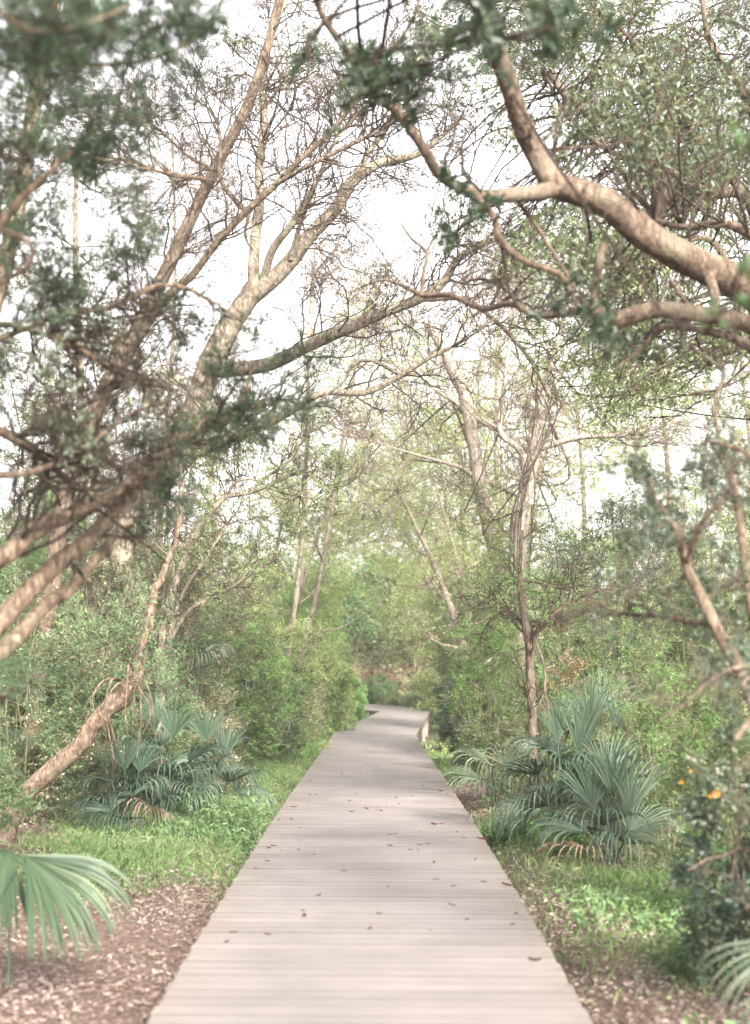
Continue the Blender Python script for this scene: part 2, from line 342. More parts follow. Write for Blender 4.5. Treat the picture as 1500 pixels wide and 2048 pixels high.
# ------------------------------------------------------------------ boardwalk
def boardwalk():
    root = bpy.data.objects.new('boardwalk', None); COL.objects.link(root)
    tag(root, 'weathered grey wooden boardwalk running away and bending right then left', kind='structure')
    segs = [((-.935, 2.0), (.895, 2.0), (-.935, 32.6), (.900, 32.3)),
            ((-.935, 32.6), (.900, 32.3), (.15, 43.6), (1.74, 45.0)),
            ((.15, 43.6), (1.74, 45.0), (-4.6, 54.5), (-3.6, 56.2))]
    H = 0.038; n_full = 0
    me = None
    for si, (a, b, c, d) in enumerate(segs):
        a, b, c, d = map(lambda q: np.array(q, float), (a, b, c, d))
        ln = (np.linalg.norm(c - a) + np.linalg.norm(d - b)) / 2
        pitch = 0.145 if si == 0 else 0.19
        n = int(ln / pitch)
        for k in range(n):
            t0, t1 = k / n, (k + 1) / n - 0.008 / ln
            q = [a + (c - a) * t0, b + (d - b) * t0, b + (d - b) * t1, a + (c - a) * t1]
            cen = sum(q) / 4; zt = float(deck_z(cen[1])) + random.gauss(0, .0004)
            along_ = (q[1] - q[0]); ang = math.atan2(along_[1], along_[0])
            o = None
            if si == 0 and me is not None:
                o = bpy.data.objects.new('plank', me[k % 3])
            else:
                ms = []
                for v in range(3 if (si == 0 and me is None) else 1):
                    loc = []
                    ca, sa = math.cos(-ang), math.sin(-ang)
                    for u in q:
                        r = u - cen; loc.append((r[0] * ca - r[1] * sa, r[0] * sa + r[1] * ca))
                    bv = .0015; V = []
                    ex = [random.uniform(-.008, .008) for _ in range(2)]
                    for (zz, ins) in ((-H, 0), (-bv, 0), (0, bv)):
                        for ii, (lx, ly) in enumerate(loc):
                            sxn = -1 if lx < 0 else 1; syn = -1 if ly < 0 else 1
                            V.append((lx - sxn * ins + ex[0 if lx < 0 else 1], ly - syn * ins, zz))
                    Fq = [[0, 3, 2, 1], [8, 9, 10, 11]] + [[l * 4 + i, l * 4 + (i + 1) % 4, l * 4 + 4 + (i + 1) % 4, l * 4 + 4 + i] for l in (0, 1) for i in range(4)]
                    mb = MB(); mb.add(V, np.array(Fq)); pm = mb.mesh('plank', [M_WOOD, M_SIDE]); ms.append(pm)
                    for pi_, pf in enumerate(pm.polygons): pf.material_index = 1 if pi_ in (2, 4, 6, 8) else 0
                if si == 0 and me is None: me = ms
                o = bpy.data.objects.new('plank', ms[0])
            COL.objects.link(o); o.parent = root
            o.location = (cen[0], cen[1], zt)
            slope = math.atan2(float(deck_z(cen[1] + .1) - deck_z(cen[1] - .1)), .2) * (1 if si == 0 else 0)
            o.rotation_euler = (slope + random.gauss(0, .003), random.gauss(0, .0008), ang + random.gauss(0, .0006))
            n_full += 1
    # the beams under both edges and the posts that carry them
    def beam(p, q, name, ww=.045, hh=.19, inset=.06):
        n = max(2, int(np.linalg.norm(q - p) / 1.0)); t = np.linspace(0, 1, n + 1)[:, None]
        c = p + (q - p) * t; dr = nrm(q - p); sd_ = np.array([-dr[1], dr[0]]) * ww / 2
        z = deck_z(c[:, 1]) - H - .002
        V = np.concatenate([np.c_[c + sd_, z], np.c_[c - sd_, z], np.c_[c - sd_, z - hh], np.c_[c + sd_, z - hh]]); m = n + 1
        Fq = [[s * m + i, s * m + i + 1, ((s + 1) % 4) * m + i + 1, ((s + 1) % 4) * m + i] for s in range(4) for i in range(n)] + [[0, m, 2 * m, 3 * m], [m - 1, 4 * m - 1, 3 * m - 1, 2 * m - 1]]
        mb = MB(); mb.add(V, np.array(Fq)); mb.build(name, M_WOOD, root)
    for (a, b, c, d) in segs:
        a, b, c, d = map(lambda q: np.array(q, float), (a, b, c, d))
        for t in (.035, .5, .965):
            beam(a + (b - a) * t, c + (d - c) * t, 'edge_beam')
        for t in (.05, .95):
            p, q = a + (b - a) * t, c + (d - c) * t; L = np.linalg.norm(q - p)
            for k in range(int(L / 2.4) + 1):
                u = p + (q - p) * (k * 2.4 + .3) / L
                if u[1] > 56: continue
                zt = deck_z(u[1]) - H - .19 - .003; zb = ground_z(u[0], u[1]) - .15
                if zt < zb + .1: continue
                s = .055; V = [(u[0] + i * s, u[1] + j * s, zz) for zz in (zb, zt) for i, j in ((-1, -1), (1, -1), (1, 1), (-1, 1))]
                mb = MB(); mb.add(V, np.array([[0, 3, 2, 1], [4, 5, 6, 7]] + [[i, (i + 1) % 4, 4 + (i + 1) % 4, 4 + i] for i in range(4)])); mb.build('post', M_WOOD, root)
boardwalk()

# ------------------------------------------------------------------ ground cover
def cover():
    # grass
    K = 260000
    x = RG.uniform(-4.8, 4.5, K); y = 7 + 26 * RG.random(K) ** 1.25
    keep = (RG.random(K) < grass_mask(x, y) * .8) & ((x < -.955) | (x > .915)); x, y = x[keep], y[keep]; K = len(x)
    h = RG.uniform(.03, .10, K) * (1 + .6 * wob(x, y, 4)) * (1 + .02 * y); a = RG.uniform(0, 6.28, K)
    b = np.stack([x, y, ground_z(x, y) - .005], 1); sd_ = np.stack([np.cos(a), np.sin(a), 0 * a], 1) * (.0032 + .0002 * y)[:, None]
    ln = np.stack([RG.normal(size=K) * .5, RG.normal(size=K) * .5, np.ones(K)], 1)
    m = b + nrm(ln) * (h * .55)[:, None]; t = b + nrm(ln * np.array([2.1, 2.1, 1])) * h[:, None]
    V = np.stack([b - sd_, b + sd_, m + sd_ * .7, t, m - sd_ * .7], 1).reshape(-1, 3)
    mb = MB(); mb.add(V, np.arange(K)[:, None] * 5 + np.arange(5)[None], np.repeat(np.clip(.5 + .35 * wob(x, y, 3) + RG.normal(size=K) * .18, 0, 1), 5))
    tag(mb.build('grass', M_GRASS), 'short bright green grass growing along the boardwalk', 'grass', kind='stuff')
    # low weeds and clover among it
    K = 52000
    x = RG.uniform(-4.8, 4.2, K); y = 6 + 28 * RG.random(K) ** 1.2
    keep = (RG.random(K) < np.clip(grass_mask(x, y) * 1.1 + .10 * (wob(x, y, 2.5) > .1) + .03, 0, 1) * .8) & ((x < -.99) | (x > .95)); x, y = x[keep], y[keep]; K = len(x)
    pos = np.stack([x, y, ground_z(x, y) + RG.uniform(.01, .09, K)], 1)
    mb = MB(); leaves(mb, pos, np.tile([0, 0, .3], (K, 1)), .034, .022, 'quad', 1.0, -.1, tint=np.clip(.5 + .4 * wob(x, y, 2), 0, 1), flat=.6)
    tag(mb.build('ground_weeds', M_WEED), 'low clover and weeds between the grass', 'weeds', kind='stuff')
    # leaf litter
    K = 230000
    x = np.sign(RG.uniform(-1.1, 1, K)) * (.95 + 4.6 * RG.random(K) ** 1.3); y = 4.6 + 27 * RG.random(K) ** 1.5
    den = np.clip(1.0 - .8 * grass_mask(x, y), 0, 1) * np.clip(.62 + .7 * wob(x + 3, y, 2.2), .12, 1) * (1 - .8 * sstep(12, 22, y))
    keep = RG.random(K) < den; x, y = x[keep], y[keep]; K = len(x)
    pos = np.stack([x, y, ground_z(x, y) + RG.uniform(.002, .03, K)], 1)
    mb = MB(); leaves(mb, pos, RG.normal(size=(K, 3)) * np.array([1, 1, .15]), .040, .017, 'oval', .35, 0, tint=np.clip(.5 + .35 * wob(x, y, 5), 0, 1), flat=.55)
    tag(mb.build('leaf_litter', M_LITTER), 'dry brown leaves lying on the soil beside the boardwalk', 'leaf litter', kind='stuff')
    # crumbs: broken bits of twig and leaf on the deck
    K = 900
    y = 5 + 19 * RG.random(K) ** 1.1; x = RG.uniform(-.88, .86, K)
    pos = np.stack([x, y, deck_z(y) + .003], 1)
    mb = MB(); leaves(mb, pos, RG.normal(size=(K, 3)) * np.array([1, 1, 0]), .014, .007, 'quad', .15, 0, flat=1.0, jit=0)
    K = 700; y = 5 + 24 * RG.random(K) ** 1.2; x = np.where(RG.random(K) < .5, -.925, .885) + RG.normal(size=K) * .05
    x = np.clip(x, -.93, .89); pos = np.stack([x, y, deck_z(y) + .004], 1); leaves(mb, pos, RG.normal(size=(K, 3)) * np.array([1, 1, 0]), .026, .011, 'quad', .15, 0, flat=1.0, jit=0)
    tag(mb.build('leaf_crumbs', M_LITTER), 'tiny bits of leaf scattered over the planks', 'debris', kind='stuff')
cover()
def deck_leaves():
    protos = []
    for k in range(4):
        L, W = .055 + .01 * k, .026
        n = 6; V = []
        for i in range(n + 1):
            t = i / n; ww = W * math.sin(math.pi * min(1, t * .94 + .03)) ** .7 / 2 + .0008; c = .012 * (t - .5) ** 2 * 1.8
            V += [(t * L - L / 2, -ww, c + .011 + .002 * (k % 2)), (t * L - L / 2, 0, c + .003), (t * L - L / 2, ww, c + .010)]
        Fq = [[i * 3 + j, i * 3 + j + 1, i * 3 + j + 4, i * 3 + j + 3] for i in range(n) for j in (0, 1)]
        mb = MB(); mb.add(V, np.array(Fq), [.05, .35, .55, .8][k]); protos.append(mb.mesh('fallen_leaf', M_DLEAF))
    spots = [(586, 1614, 1.0), (594, 1614, 1), (733, 1618, 1.3), (762, 1622, 1.1), (704, 1624, 1.2), (866, 1650, 1.6), (541, 1697, 1.2), (1100 * 0 + 960, 1679, 1.7), (947, 1720, 1),
             (1008, 1772, 1.5), (612, 1833, 1.3), (741, 1858, 1.1), (757, 1828, .8), (640, 1792, 1), (690, 1743, .8), (838, 1690, .9), (912, 1665, .9), (574, 1601, 1), (700, 1602, .8),
             (823, 1593, .9), (633, 1590, 1), (622, 1562, 1.1), (684, 1547, 1), (755, 1532, .9), (845, 1572, 1), (880, 1583, 1.4), (893, 1590, 1), (792, 1596, .8), (639, 1526, 1), (780, 1692, .9),
             (905, 1612, .8), (930, 1640, .9), (560, 1640, 1), (600, 1700, .7), (870, 1760, .8), (1062, 1922, 1.4), (930, 1840, .8), (540, 1870, .9), (460, 1885, 1), (475, 1865, .8), (1020, 1850, .9), (820, 1700, .7)]
    for k in range(75):
        yy = random.uniform(8, 26); spots.append((750 + random.uniform(-.86, .84) / yy * F, 1290 + 1.6 * F / yy, random.uniform(.45, .9)))
    for k, (px, py, s) in enumerate(spots):
        d = 10.0
        for _ in range(6): d = (CAM_H - deck_z(d)) / -((P(px, py, 1.0)[2] - CAM_H))
        o = bpy.data.objects.new('fallen_leaf', protos[k % 4 if s < 1.2 else k % 2]); COL.objects.link(o)
        o.location = (X(px, d) * 1.0, d, deck_z(d) + .001); o.rotation_euler = (random.gauss(0, .12), random.gauss(0, .1), random.uniform(0, 6.28)); o.scale = (s * .72,) * 3
        own = {(960, 1679): 'larger dark curled leaf near the right edge of the deck, beside the right herbs', (1008, 1772): 'long curled leaf at the right deck edge beside the light patch of litter',
               (612, 1833): 'upright brown leaf fragment alone on the near middle planks, left of centre', (866, 1650): 'dark flat leaf right of centre on the middle planks',
               (541, 1697): 'reddish leaf near the left deck edge beside the bright grass', (1062, 1922): 'curled brown leaf on the nearest planks at the right'}
        if (px, py) in own: tag(o, own[(px, py)], 'leaf', 'fallen leaves lying on the boardwalk')
        else: tag(o, 'tiny curled brown leaf fallen on the boardwalk planks', 'leaf', 'fallen leaves lying on the boardwalk')
deck_leaves()

# ------------------------------------------------------------------ trees traced limb by limb
class Tree:
    def __init__(s, name, label, cat, base, bark, group=None, sides=12):
        s.root = thing(name, label, cat, tuple(float(q) for q in base), group); s.bark = bark; s.paths = []; s.sides = sides; s.rmin = .0007 + .00016 * base[1]; s.tw = MB(); s.fo = {}
    def limb(s, name, pts, step=.06, sides=None, bumpy=.035, jit=0.0, ground=False, mat=None):
        q = np.array([np.append(P(a, b, c), w_ / 2 / F * c) for (a, b, c, w_) in pts])
        if ground:
            g = q[0].copy(); g[2] = ground_z(g[0], g[1]) - .15; g[3] *= 1.12; q = np.vstack([g, q])
        q = catmull(q, step)
        if jit: q[:, :3] += np.cumsum(RG.normal(size=(len(q), 3)) * jit, 0) * np.sin(np.linspace(0, math.pi, len(q)))[:, None] ** .5
        mb = MB(); q[:, 3] = np.maximum(q[:, 3], .002)
        tubes(mb, q[None, :, :3], q[None, :, 3], sides or s.sides, bumpy=bumpy)
        mb.build(name, mat or s.bark, s.root, smooth=True); s.paths.append(q); return q
    def sub(s, q, n=12):
        i = np.linspace(0, len(q) - 1, n).astype(int); return q[None, i, :3], q[None, i, 3]
    def add_tw(s, p, r, sides=3): tubes(s.tw, p, r, sides)
    def twig_up(s, q, n, length, levels=3, kids=(5, 4), **kw):
        """bare branching twigs on a limb; returns the last level."""
        p, r = s.sub(q, 24); r = np.minimum(r, .02); lv = []
        p, r = spawn(p, r, n, length, M=9, **kw); s.add_tw(p, r, 4); lv.append(p)
        for k in range(levels - 1):
            length *= .5; p, r = spawn(p, r, kids[min(k, len(kids) - 1)], length, ang=(.4, 1.0), M=6 if k == 0 else 4, wig=.25, up=.05, rmin=s.rmin)
            s.add_tw(p, r, 3); lv.append(p)
        return lv
    def clumps(s, C, rad, mat, kind='quad', L=.06, W=.025, n_tw=7, n_sub=3, per=5, tw_len=.5, src=None, droop=.1, spread=.9, rbr=.006, up=.05, flat=0., tint0=None, tv=.25):
        """branches from the nearest limb out to every centre in C, twigs round it, leaves on the twigs."""
        C = np.asarray(C, float)
        if len(C) == 0: return
        A = np.concatenate([q[::3] for q in (src or s.paths)])
        d = np.linalg.norm(C[:, None, :] - A[None, :, :3], axis=2); i = np.argmin(d + RG.random(d.shape) * .15 * d.min(1)[:, None], axis=1)
        B = A[i, :3]; T = 10; t = np.linspace(0, 1, T)[None, :, None]
        mid = RG.normal(size=(len(C), 1, 3)) * (np.linalg.norm(C - B, axis=1)[:, None, None] * .13)
        path = B[:, None] * (1 - t) + C[:, None] * t + mid * np.sin(t * math.pi) + RG.normal(size=(len(C), T, 3)) * .012 * np.sin(t * math.pi)
        r0 = np.minimum(A[i, 3] * .6, rbr * (1 + .6 * d.min(1)))
        rr = r0[:, None] * np.linspace(1, .35, T)[None]
        s.add_tw(path, rr, 4)
        p1, r1 = spawn(path[:, 4:], rr[:, 4:], n_tw, tw_len, ang=(.4, 1.3), M=6, wig=.22, up=up, shrink=.3); s.add_tw(p1, r1, 3)
        p2, r2 = spawn(p1, r1, n_sub, tw_len * .45, ang=(.4, 1.1), M=4, wig=.2, up=up); s.add_tw(p2, r2, 3)
        mb = s.fo.setdefault(mat.name, (MB(), mat))[0]
        ct = RG.random(len(C)) if tint0 is None else np.full(len(C), tint0)
        for pp, k, m in ((p1, per, n_tw), (p2, per, n_tw * n_sub)):
            pos, tn, pi = along(pp, k, .25)
            leaves(mb, pos, tn, L, W, kind, spread, droop, tint=.5 + (ct[pi // m] - .5) * tv * 2, jit=L * .15, flat=flat)
    def done(s, leafname='foliage', twmat=None):
        if s.tw.n: tag(s.tw.build('twigs', twmat or B_TWIG, s.root), kind='stuff')
        for k, (mb, mat) in s.fo.items(): mb.build(leafname, mat, s.root)
        return s.root

def region(poly, n, d0, d1, jitd=0):
    """n points spread over an outline of the photograph, at depths d0..d1."""
    poly = np.array(poly, float); lo, hi = poly.min(0), poly.max(0); out = []
    while len(out) < n:
        p = RG.uniform(lo, hi); c = False; j = len(poly) - 1
        for i in range(len(poly)):
            if (poly[i, 1] > p[1]) != (poly[j, 1] > p[1]) and p[0] < (poly[j, 0] - poly[i, 0]) * (p[1] - poly[i, 1]) / (poly[j, 1] - poly[i, 1]) + poly[i, 0]: c = not c
            j = i
        if c: out.append(P(p[0], p[1], RG.uniform(d0, d1)))
    return np.array(out)
def gbase(px, d): x = X(px, d); return (x, d, float(ground_z(x, d)))

# ---- the live oak whose heavy limbs reach in from the right
t = Tree('live_oak', 'live oak with a thick brown limb arching in from the right above the boardwalk', 'tree', gbase(1800, 7.6), B_OAK, sides=18)
t.limb('trunk', [(1800, 1880, 7.6, 190), (1790, 1500, 7.6, 160), (1730, 1000, 7.5, 150), (1690, 800, 7.4, 140)], ground=True)
big = t.limb('limb', [(1700, 830, 7.4, 105.6), (1600, 660, 7.4, 84.5), (1500, 580, 7.3, 73.9), (1400, 530, 7.2, 66.9), (1300, 475, 7.1, 64.2), (1215, 405, 7.0, 59.8), (1150, 382, 7.0, 54.6), (1105, 362, 7.0, 52.8), (1068, 300, 7.0, 47.5), (1038, 235, 6.9, 44.0), (1015, 165, 6.8, 40.5), (975, 60, 6.6, 35.2), (930, -60, 6.4, 29.9)], step=.035, bumpy=.045)
sb = t.limb('branch', [(1125, 372, 7.0, 34), (1080, 385, 6.95, 34), (1030, 390, 6.9, 32), (965, 392, 6.8, 27), (930, 378, 6.7, 25), (880, 350, 6.6, 24), (850, 300, 6.5, 23), (800, 230, 6.4, 21), (760, 190, 6.3, 20), (700, 110, 6.2, 17), (650, 40, 6.1, 15), (620, -30, 6.0, 12)], step=.03, sides=10)
sc = t.limb('branch', [(940, 380, 6.7, 17), (985, 430, 6.7, 16), (1000, 480, 6.7, 15), (1045, 520, 6.7, 14), (1100, 540, 6.7, 14), (1130, 560, 6.7, 11), (1165, 640, 6.7, 7)], step=.03, sides=8)
lo = t.limb('limb', [(1690, 860, 7.4, 80), (1600, 720, 7.1, 48), (1500, 650, 6.9, 36), (1440, 634, 6.8, 36), (1380, 625, 6.7, 34), (1320, 618, 6.7, 34), (1275, 628, 6.7, 36), (1215, 645, 6.7, 34), (1195, 625, 6.75, 30)], step=.03, sides=14, bumpy=.05)
lo2 = t.limb('branch', [(1225, 630, 6.75, 24), (1160, 622, 6.9, 18), (1080, 632, 7.2, 14), (1020, 608, 7.5, 13), (965, 618, 7.8, 13), (900, 590, 8.0, 12), (846, 590, 8.2, 11), (770, 560, 8.4, 6), (700, 585, 8.6, 4)], step=.04, sides=8)
st = t.limb('dead_stub', [(1182, 625, 6.7, 15), (1192, 560, 6.65, 17), (1200, 520, 6.6, 18), (1206, 488, 6.6, 17)], step=.03, sides=10)
b3 = t.limb('branch', [(842, 592, 8.2, 9), (848, 540, 8.2, 9), (855, 505, 8.2, 8), (825, 480, 8.2, 7), (800, 440, 8.2, 5), (803, 400, 8.2, 3)], step=.04, sides=6)
b4 = t.limb('branch', [(855, 500, 8.2, 6), (880, 450, 8.1, 4), (890, 400, 8.1, 2)], step=.04, sides=6)
b5 = t.limb('branch', [(1410, 535, 7.2, 26), (1430, 600, 7.0, 20), (1400, 640, 6.9, 14), (1340, 560, 6.8, 9)], sides=8)
b6 = t.limb('branch', [(1640, 560, 7.6, 40), (1500, 470, 8.2, 22), (1440, 446, 8.4, 18), (1380, 455, 8.6, 16), (1310, 442, 8.8, 14)], sides=8)
b7 = t.limb('branch', [(1640, 760, 7.2, 40), (1500, 690, 7.4, 20), (1420, 664, 7.5, 17), (1330, 655, 7.6, 12), (1290, 690, 7.6, 8), (1230, 740, 7.6, 4)], sides=8)
b8 = t.limb('branch', [(745, 190, 6.3, 12), (730, 130, 6.2, 10), (790, 90, 6.2, 9), (830, 30, 6.1, 7), (840, -30, 6.1, 5)], sides=6)
b9 = t.limb('branch', [(1030, 395, 7.0, 10), (1085, 470, 7.1, 9), (1160, 590, 7.1, 6), (1200, 640, 7.2, 3)], sides=6)
def shade_limb(nm, pts):  # unseen limbs added over and behind the camera to shade the near deck
    q = catmull(np.array(pts, float), .12); mb = MB(); tubes(mb, q[None, :, :3], q[None, :, 3], 12, bumpy=.05); mb.build(nm, B_OAK, t.root, smooth=True); t.paths.append(q); return q
over = shade_limb('limb', [(2.55, 7.45, 3.1, .16), (2.7, 5.8, 4.1, .13), (2.5, 3.6, 4.7, .11), (2.9, 1.4, 5.1, .08), (2.6, -1.2, 5.4, .05), (2.9, -3.4, 5.5, .02)])
over2 = shade_limb('limb', [(2.6, 4.6, 4.45, .08), (3.6, 2.4, 5.0, .06), (4.4, -.2, 5.3, .04), (5.0, -2.6, 5.4, .02)])
over3 = shade_limb('limb', [(2.7, 2.4, 4.95, .07), (1.6, .6, 5.2, .05), (.6, -1.6, 5.4, .03), (-.4, -3.2, 5.5, .015)])
t.clumps(np.stack([RG.uniform(-.6, 5.6, 110), RG.uniform(-5, 4.6, 110), RG.uniform(4.6, 6.3, 110)], 1), 0, M_OAK, 'quad', .075, .036, 8, 3, 5, .5, src=[over, over2, over3], spread=.9, rbr=.006)  # out-of-view foliage added on these limbs to dapple the near planks
for q, n in ((big, 3), (sb, 5), (sc, 3), (lo, 3), (lo2, 3), (b7, 4), (b6, 3), (b3, 2)): t.twig_up(q, int(n * 1.7), 0.74, 3, (4, 3), wig=.3, up=.05)
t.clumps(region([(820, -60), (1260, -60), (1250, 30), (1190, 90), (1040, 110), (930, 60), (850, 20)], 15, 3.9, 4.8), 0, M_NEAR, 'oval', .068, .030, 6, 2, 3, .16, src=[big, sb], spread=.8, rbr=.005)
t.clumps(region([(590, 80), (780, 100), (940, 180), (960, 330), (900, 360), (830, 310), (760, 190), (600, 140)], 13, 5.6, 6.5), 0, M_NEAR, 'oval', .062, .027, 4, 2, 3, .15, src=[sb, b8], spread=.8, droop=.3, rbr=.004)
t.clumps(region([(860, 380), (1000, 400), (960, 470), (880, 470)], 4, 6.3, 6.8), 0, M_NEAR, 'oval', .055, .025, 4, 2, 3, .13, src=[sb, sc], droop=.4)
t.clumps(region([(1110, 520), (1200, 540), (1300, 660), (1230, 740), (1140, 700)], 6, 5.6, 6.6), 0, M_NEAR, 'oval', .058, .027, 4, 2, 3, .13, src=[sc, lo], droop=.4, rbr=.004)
t.clumps(region([(1000, 120), (1500, 60), (1500, 420), (1220, 330), (1050, 280)], 40, 7.2, 9.5), 0, M_OAK, 'oval', .055, .022, 6, 3, 3, .28, src=[big, b6], spread=.85)
t.clumps(region([(940, 400), (1110, 400), (1300, 560), (1500, 680), (1480, 740), (1200, 700), (1010, 520)], 24, 7.4, 9.5), 0, M_OAK, 'oval', .055, .022, 5, 3, 3, .26, src=[b7, b6, sc, lo2, big], spread=.85, droop=.2)
t.clumps([P(1440, 20, 2.6), P(1470, 60, 2.5), P(1490, 10, 2.6)], 0, M_SHRUB, 'oval', .055, .024, 4, 2, 2, .10, src=[big], spread=.8, rbr=.003)
t.done(twmat=B_TWIG)

# ---- the oak behind it, fine leaves against the sky
t = Tree('leafy_oak', 'fine leaved oak behind the thick limb, its canopy sparkling against the sky upper right', 'tree', gbase(1720, 13), B_BROWN)
t.limb('trunk', [(1720, 1650, 13, 90), (1700, 1200, 13, 80), (1650, 800, 13, 74), (1560, 560, 13, 60)], ground=True)
a = t.limb('limb', [(1590, 620, 13, 50), (1500, 405, 13, 26), (1430, 385, 13, 24), (1370, 360, 13, 22), (1300, 300, 13, 22), (1240, 270, 13, 20), (1170, 225, 13, 17), (1110, 160, 13, 15), (1090, 60, 13, 12), (1050, -40, 13, 9)])
b = t.limb('limb', [(1310, 305, 13, 16), (1350, 320, 12.6, 18), (1270, 320, 12.4, 14), (1200, 290, 12.2, 10), (1140, 240, 12, 9), (1090, 150, 12, 6)])
c = t.limb('limb', [(1560, 560, 13, 40), (1530, 300, 13, 30), (1480, 170, 13, 18), (1420, 80, 13, 14), (1400, -40, 13, 9)])
d = t.limb('limb', [(1650, 800, 13, 40), (1500, 660, 12, 16), (1440, 500, 12, 14), (1380, 480, 12, 12), (1280, 545, 12, 8)])
e = t.limb('limb', [(1500, 405, 13, 20), (1380, 250, 14, 14), (1300, 120, 14, 10), (1200, 20, 14, 7)])
for q in (a, b, c, d, e): t.twig_up(q, 9, 1.0, 3, (5, 4), wig=.3, up=.1)
t.clumps(region([(1020, -30), (1530, -30), (1530, 520), (1300, 420), (1110, 240), (1020, 120)], 200, 11, 18), 0, M_OAK, 'quad', .062, .024, 8, 3, 4, .5, spread=.9, rbr=.007)
t.clumps(region([(1120, 420), (1330, 480), (1530, 520), (1530, 830), (1380, 800), (1180, 860), (1050, 700), (1010, 480)], 150, 10, 16), 0, M_SMALL, 'quad', .052, .021, 8, 3, 4, .45, spread=.9, droop=.2, rbr=.007)
t.clumps(region([(760, -20), (1040, -20), (1040, 300), (960, 260), (840, 120)], 40, 11, 15), 0, M_OAK, 'quad', .06, .024, 7, 3, 3, .45, spread=.9, rbr=.007)
t.clumps(region([(830, 420), (1060, 420), (1060, 560), (880, 540), (800, 480)], 20, 12, 16), 0, M_OAK, 'quad', .06, .023, 6, 3, 3, .4, spread=.9, rbr=.006)
t.done()

# ---- tall grey tree leaning right from the left bank, forked against the sky
t = Tree('grey_tree', 'tall grey barked tree leaning right over the path, forking against the white sky', 'tree', gbase(330, 18), B_GREY)
tr = t.limb('trunk', [(335, 1440, 18, 58), (322, 1300, 18, 52), (275, 1200, 18, 50), (242, 1090, 18, 50), (290, 960, 18, 50), (380, 840, 18, 50), (420, 730, 18, 50), (460, 650, 18, 46), (510, 575, 18, 44)], ground=True, step=.08)
f1 = t.limb('limb', [(495, 600, 18, 38), (545, 560, 18, 34), (590, 510, 18, 32), (620, 470, 18, 30), (670, 420, 18, 27), (700, 370, 18, 24), (750, 330, 18, 22), (810, 315, 18, 17), (850, 300, 18, 12), (930, 230, 18, 7)], step=.08)
f2 = t.limb('limb', [(510, 590, 18, 30), (507, 530, 18.2, 24), (512, 470, 18.3, 22), (520, 400, 18.4, 20), (518, 330, 18.5, 18), (528, 250, 18.6, 18), (527, 150, 18.7, 16), (545, 60, 18.8, 13), (590, -40, 18.9, 11)], step=.08)
f3 = t.limb('limb', [(528, 560, 18, 20), (545, 500, 17.8, 17), (590, 440, 17.6, 15), (600, 420, 17.6, 13), (640, 350, 17.4, 10), (660, 300, 17.2, 7), (720, 220, 17, 4)], sides=8)
f4 = t.limb('limb', [(440, 740, 18, 34), (530, 730, 17.6, 30), (620, 690, 17.2, 26), (700, 655, 17, 25), (780, 620, 17, 23), (850, 592, 17, 21), (890, 560, 17, 18), (915, 520, 17, 15), (960, 490, 17, 13), (1040, 460, 17, 9), (1120, 400, 17, 4)], step=.08)
f5 = t.limb('limb', [(330, 960, 17.5, 30), (400, 900, 17, 26), (470, 872, 16.6, 25), (540, 845, 16.3, 20), (600, 810, 16.2, 15), (650, 785, 16.2, 14), (730, 785, 16.2, 13), (800, 752, 16.2, 11), (860, 715, 16.2, 9), (920, 685, 16.2, 7), (1000, 630, 16.2, 4)], step=.08)
f6 = t.limb('limb', [(690, 385, 18, 14), (760, 270, 18, 11), (800, 200, 18, 8), (850, 90, 18, 4)], sides=8)
f7 = t.limb('limb', [(580, 520, 17.9, 12), (600, 450, 17.8, 10), (620, 400, 17.6, 8), (660, 300, 17.6, 6), (720, 210, 17.5, 4)], sides=6)
f8 = t.limb('limb', [(850, 598, 17, 12), (930, 600, 17, 10), (1000, 650, 17, 9), (1060, 720, 17, 7), (1100, 800, 17, 4)], sides=7)
f9 = t.limb('limb', [(800, 750, 16.2, 8), (740, 720, 16, 7), (700, 735, 16, 8), (690, 760, 16, 5), (640, 800, 16, 3)], sides=6)
for q, n in ((f1, 18), (f2, 16), (f3, 10), (f4, 22), (f5, 16), (f6, 10), (f7, 8), (f8, 3)): t.twig_up(q, int(n * 1.7), 1.8, 3, (6, 4), wig=.3, up=.08)
t.clumps(region([(430, 60), (560, 0), (720, 20), (740, 100), (560, 180), (500, 220), (430, 180)], 24, 16.5, 19), 0, M_OAK, 'quad', .065, .028, 7, 3, 3, .4, src=[f2], spread=.9, rbr=.008)
t.done()

# ---- straight brown tree leaning right, with one forked branch
t = Tree('leaning_tree', 'straight brown trunk leaning steeply right across the upper left sky', 'tree', gbase(60, 15), B_BROWN)
tr = t.limb('trunk', [(60, 1500, 15, 37.4), (95, 1250, 15, 35.7), (130, 1000, 15, 34.0), (200, 800, 15, 34.0), (265, 680, 15, 31.4), (330, 545, 15, 28.9), (385, 430, 15, 25.5), (440, 320, 15, 23.8), (495, 210, 15, 22.1), (530, 110, 15, 20.4), (560, 0, 15, 17.0), (590, -80, 15, 15.3)], ground=True, step=.08)
g1 = t.limb('limb', [(250, 720, 15, 22.1), (320, 610, 14.8, 18.7), (385, 550, 14.6, 16.1), (430, 490, 14.5, 15.3), (490, 425, 14.4, 15.3), (545, 375, 14.3, 13.6), (600, 320, 14.2, 11.9), (660, 265, 14.1, 10.2), (720, 190, 14, 8.5), (790, 90, 14, 5.1)], step=.08)
g2 = t.limb('branch', [(495, 425, 14.4, 12), (470, 400, 14.5, 11), (440, 355, 14.6, 9), (440, 270, 14.8, 7), (420, 220, 14.9, 5), (370, 190, 15, 3)], sides=6)
g3 = t.limb('branch', [(545, 372, 14.3, 12), (620, 330, 14, 9), (700, 290, 14, 9), (760, 260, 14, 7), (840, 210, 14, 4)], sides=6)
